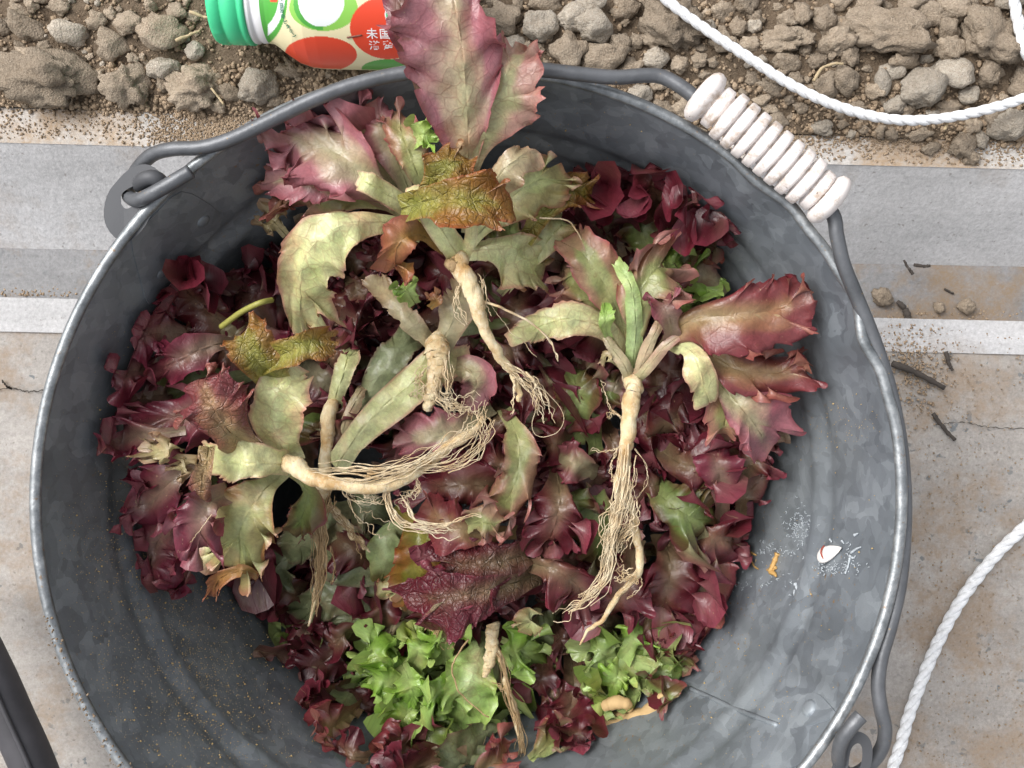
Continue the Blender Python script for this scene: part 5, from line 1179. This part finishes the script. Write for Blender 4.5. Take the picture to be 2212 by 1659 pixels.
for i, (md, a, b_, pl, fr, fd) in enumerate([
  ([(1240, 1370, .096), (1310, 1410, .116), (1370, 1430, .118), (1430, 1440, .102)], 66, 74, 'green', 1.2, .22),
  ([(1280, 1400, .090), (1320, 1470, .106), (1330, 1510, .100), (1310, 1545, .086)], 60, 60, 'green', 1.2, .2),
  ([(1370, 1420, .096), (1420, 1450, .112), (1460, 1450, .112), (1495, 1420, .098)], 56, 60, 'redgreen', 1.3, .24),
  ([(1340, 1430, .098), (1380, 1480, .110), (1420, 1500, .108), (1460, 1510, .094)], 40, 50, 'redgreen', 1.2, .24),
  ([(1400, 1380, .096), (1440, 1380, .112), (1480, 1390, .108), (1500, 1410, .098)], 44, 44, 'maroon', 1.2, .24),
  ([(1230, 1400, .094), (1240, 1480, .110), (1230, 1550, .104), (1225, 1620, .084)], 58, 62, 'maroon', .8, .22),
  ([(1160, 1450, .090), (1190, 1500, .110), (1220, 1540, .106), (1260, 1600, .088)], 60, 60, 'maroon', .9, .22),
  ([(1160, 1600, .084), (1200, 1590, .096), (1240, 1590, .092), (1280, 1580, .08)], 44, 44, 'maroon', 1.0, .24),
  ([(1190, 1340, .100), (1210, 1380, .114), (1230, 1420, .110)], 40, 40, 'dark', .9, .22),
  ([(1180, 1400, .098), (1170, 1460, .112), (1150, 1500, .108)], 40, 46, 'dark', .9, .22)]):
    leaf(md, a, b_, pl, Jj, 200+i, frill=fr, fold=fd, teeth=.08, base=.3, NT=180, veins=.5)
for i, (u, v, z, a_) in enumerate([(1310, 1420, .124, 3.8), (1360, 1400, .126, 5.2), (1400, 1440, .126, .3), (1340, 1450, .122, 2.0), (1400, 1400, .124, 5.9)]):
    l_ = gr_.uniform(75, 105); du, dv = math.cos(a_), math.sin(a_)
    leaf([(u-du*l_*.5, v-dv*l_*.5, z-.012), (u, v, z), (u+du*l_*.35, v+dv*l_*.35, z+.002), (u+du*l_*.7, v+dv*l_*.7, z-.008)], 42, 46, 'lime' if i % 2 else 'green', Jj, 395+i, frill=1.5, fold=.28, teeth=.1, base=.4, NT=150, veins=.5)
Ll = plant('lettuce_plant', 760, 1470, .08, 'dark maroon lettuce at the bottom left of the pile')
for i, (md, a, b_, pl, fr, fd) in enumerate([
  ([(790, 1400, .090), (740, 1400, .110), (700, 1430, .112), (640, 1470, .094)], 66, 70, 'dark', .8, .24),
  ([(780, 1380, .100), (750, 1370, .114), (720, 1390, .114), (690, 1380, .104)], 40, 44, 'maroon', .8, .26),
  ([(770, 1480, .086), (720, 1500, .104), (680, 1520, .102), (640, 1520, .09)], 56, 60, 'maroon', .9, .24),
  ([(790, 1520, .084), (740, 1560, .100), (710, 1580, .096), (690, 1600, .086)], 50, 56, 'redbrown', .9, .24),
  ([(960, 1590, .088), (900, 1600, .104), (860, 1620, .104), (800, 1650, .090)], 56, 60, 'redbrown', .8, .24),
  ([(1010, 1640, .084), (940, 1650, .102), (880, 1670, .100), (820, 1700, .086)], 60, 60, 'maroon', .8, .24),
  ([(1030, 1690, .080), (1050, 1660, .100), (1080, 1640, .104), (1095, 1600, .094)], 50, 50, 'redbrown', .8, .26),
  ([(800, 1640, .08), (760, 1640, .090), (740, 1620, .09), (720, 1600, .08)], 44, 44, 'maroon', .9, .24),
  ([(1000, 1700, .07), (960, 1740, .086), (920, 1790, .076)], 80, 80, 'maroon', .9, .24)]):
    leaf(md, a, b_, pl, Ll, 220+i, frill=fr, fold=fd, teeth=.06, base=.4, NT=180, veins=.5)
Mm = plant('lettuce_plant', 740, 1200, .09, 'grey green flattened lettuce under the hanging brown root')
for i, (md, a, b_, pl, un, fr) in enumerate([
  ([(880, 1220, .100), (800, 1230, .116), (740, 1200, .120), (660, 1150, .106)], 72, 76, 'grey', True, .5),
  ([(820, 1330, .090), (760, 1310, .104), (700, 1300, .106), (630, 1340, .090)], 56, 52, 'grey', True, .35),
  ([(900, 1330, .096), (840, 1290, .110), (790, 1250, .112), (750, 1210, .100)], 60, 60, 'grey', False, .6),
  ([(860, 1380, .086), (800, 1350, .100), (730, 1340, .102), (660, 1380, .084)], 50, 50, 'grey', True, .3),
  ([(920, 1380, .092), (870, 1350, .106), (830, 1340, .106)], 56, 56, 'beige', True, .5),
  ([(880, 1180, .120), (850, 1150, .136), (830, 1210, .136), (850, 1260, .120)], 52, 52, 'green', True, .6),
  ([(930, 1240, .116), (870, 1250, .130), (840, 1300, .126)], 40, 40, 'pale', True, .9),
  ([(640, 1200, .106), (600, 1220, .112), (590, 1280, .106)], 50, 50, 'grey', True, .3),
  ([(760, 1260, .090), (720, 1240, .100), (680, 1250, .098), (650, 1290, .09)], 50, 50, 'dark', False, 1.0),
  ([(760, 1100, .110), (700, 1120, .120), (660, 1160, .12), (620, 1200, .11)], 60, 60, 'grey', True, .5),
  ([(840, 1120, .12), (800, 1100, .13), (760, 1100, .13)], 60, 60, 'grey', True, .5),
  ([(900, 1420, .086), (860, 1390, .096), (800, 1370, .092)], 44, 44, 'beige', False, 1.0)]):
    leaf(md, a, b_, pl, Mm, 240+i, under=un, frill=fr, fold=.18, teeth=.08, base=.4, NT=160, veins=.4)
# buried heads: leaves showing through the gaps
Nn = plant('lettuce_plant', 760, 760, .10, 'shaded maroon lettuce showing under the folded pale leaf at upper left')
Oo = plant('lettuce_plant', 1180, 760, .10, 'shaded maroon lettuce showing between the two hanging roots')
Pp = plant('lettuce_plant', 1000, 1200, .07, 'dark lettuce deep in the pile under the lower centre')
fr_ = np.random.default_rng(77)
def surf(u, v): return np.interp(v, [400, 700, 1000, 1200, 1400, 1650], [.135, .14, .128, .108, .075, .055])
def inpile(u, v):
    c1_ = ((u-900)/560)**2+((v-900)/480)**2 < 1; c2_ = ((u-1030)/390)**2+((v-1380)/300)**2 < 1; c3_ = ((u-1330)/330)**2+((v-850)/440)**2 < 1
    return c1_ or c2_ or c3_
seeds = [(660, 600), (760, 640), (780, 700), (700, 820), (640, 880), (850, 660), (660, 930), (800, 850), (1150, 640), (1130, 690), (1200, 560), (1160, 600), (1230, 660), (1180, 760), (1080, 800), (1130, 900), (1270, 780), (1450, 800), (1450, 850), (1500, 900), (1400, 900), (1560, 960)]
n_ = 0
while n_ < 190:
    if n_ < len(seeds): u, v = seeds[n_]
    else:
        u, v = fr_.uniform(300, 1650), fr_.uniform(420, 1640)
        if not inpile(u, v): continue
    a_ = fr_.uniform(0, 6.28); big = n_ < 80; Ls = fr_.uniform(120, 170) if big else fr_.uniform(75, 120); z = surf(u, v)+(fr_.uniform(-.022, .008) if big else fr_.uniform(-.004, .018)); du, dv = math.cos(a_), math.sin(a_)
    md = [(u-du*Ls*.6, v-dv*Ls*.6, z-.006), (u-du*Ls*.2, v-dv*Ls*.2, z+.010), (u+du*Ls*.2, v+dv*Ls*.2, z+.012), (u+du*Ls*.55, v+dv*Ls*.55, z-.004)]
    pl = ['dark', 'maroon', 'maroon', 'redgreen', 'maroon', 'purple', 'maroon', 'dark'][int(fr_.integers(8))]
    if v > 1330 and fr_.random() < .15: pl = 'green'
    par = min([(Nn, 760, 760), (Oo, 1180, 760), (Pp, 1000, 1200), (Ll, 760, 1470), (Jj, 1330, 1450), (Gg, 1470, 1080), (Ii, 450, 800), (Mm, 740, 1200)], key=lambda q_: (q_[1]-u)**2+(q_[2]-v)**2)[0]
    wd = fr_.uniform(60, 85) if big else fr_.uniform(38, 60); leaf(md, wd, wd*fr_.uniform(.85, 1.2), pl, par, 300+n_, under=fr_.random() < .15, frill=fr_.uniform(.9, 1.4), fold=.26, teeth=.10, base=.3, NT=130 if big else 110, NR=16 if big else 15, veins=.5)
    n_ += 1
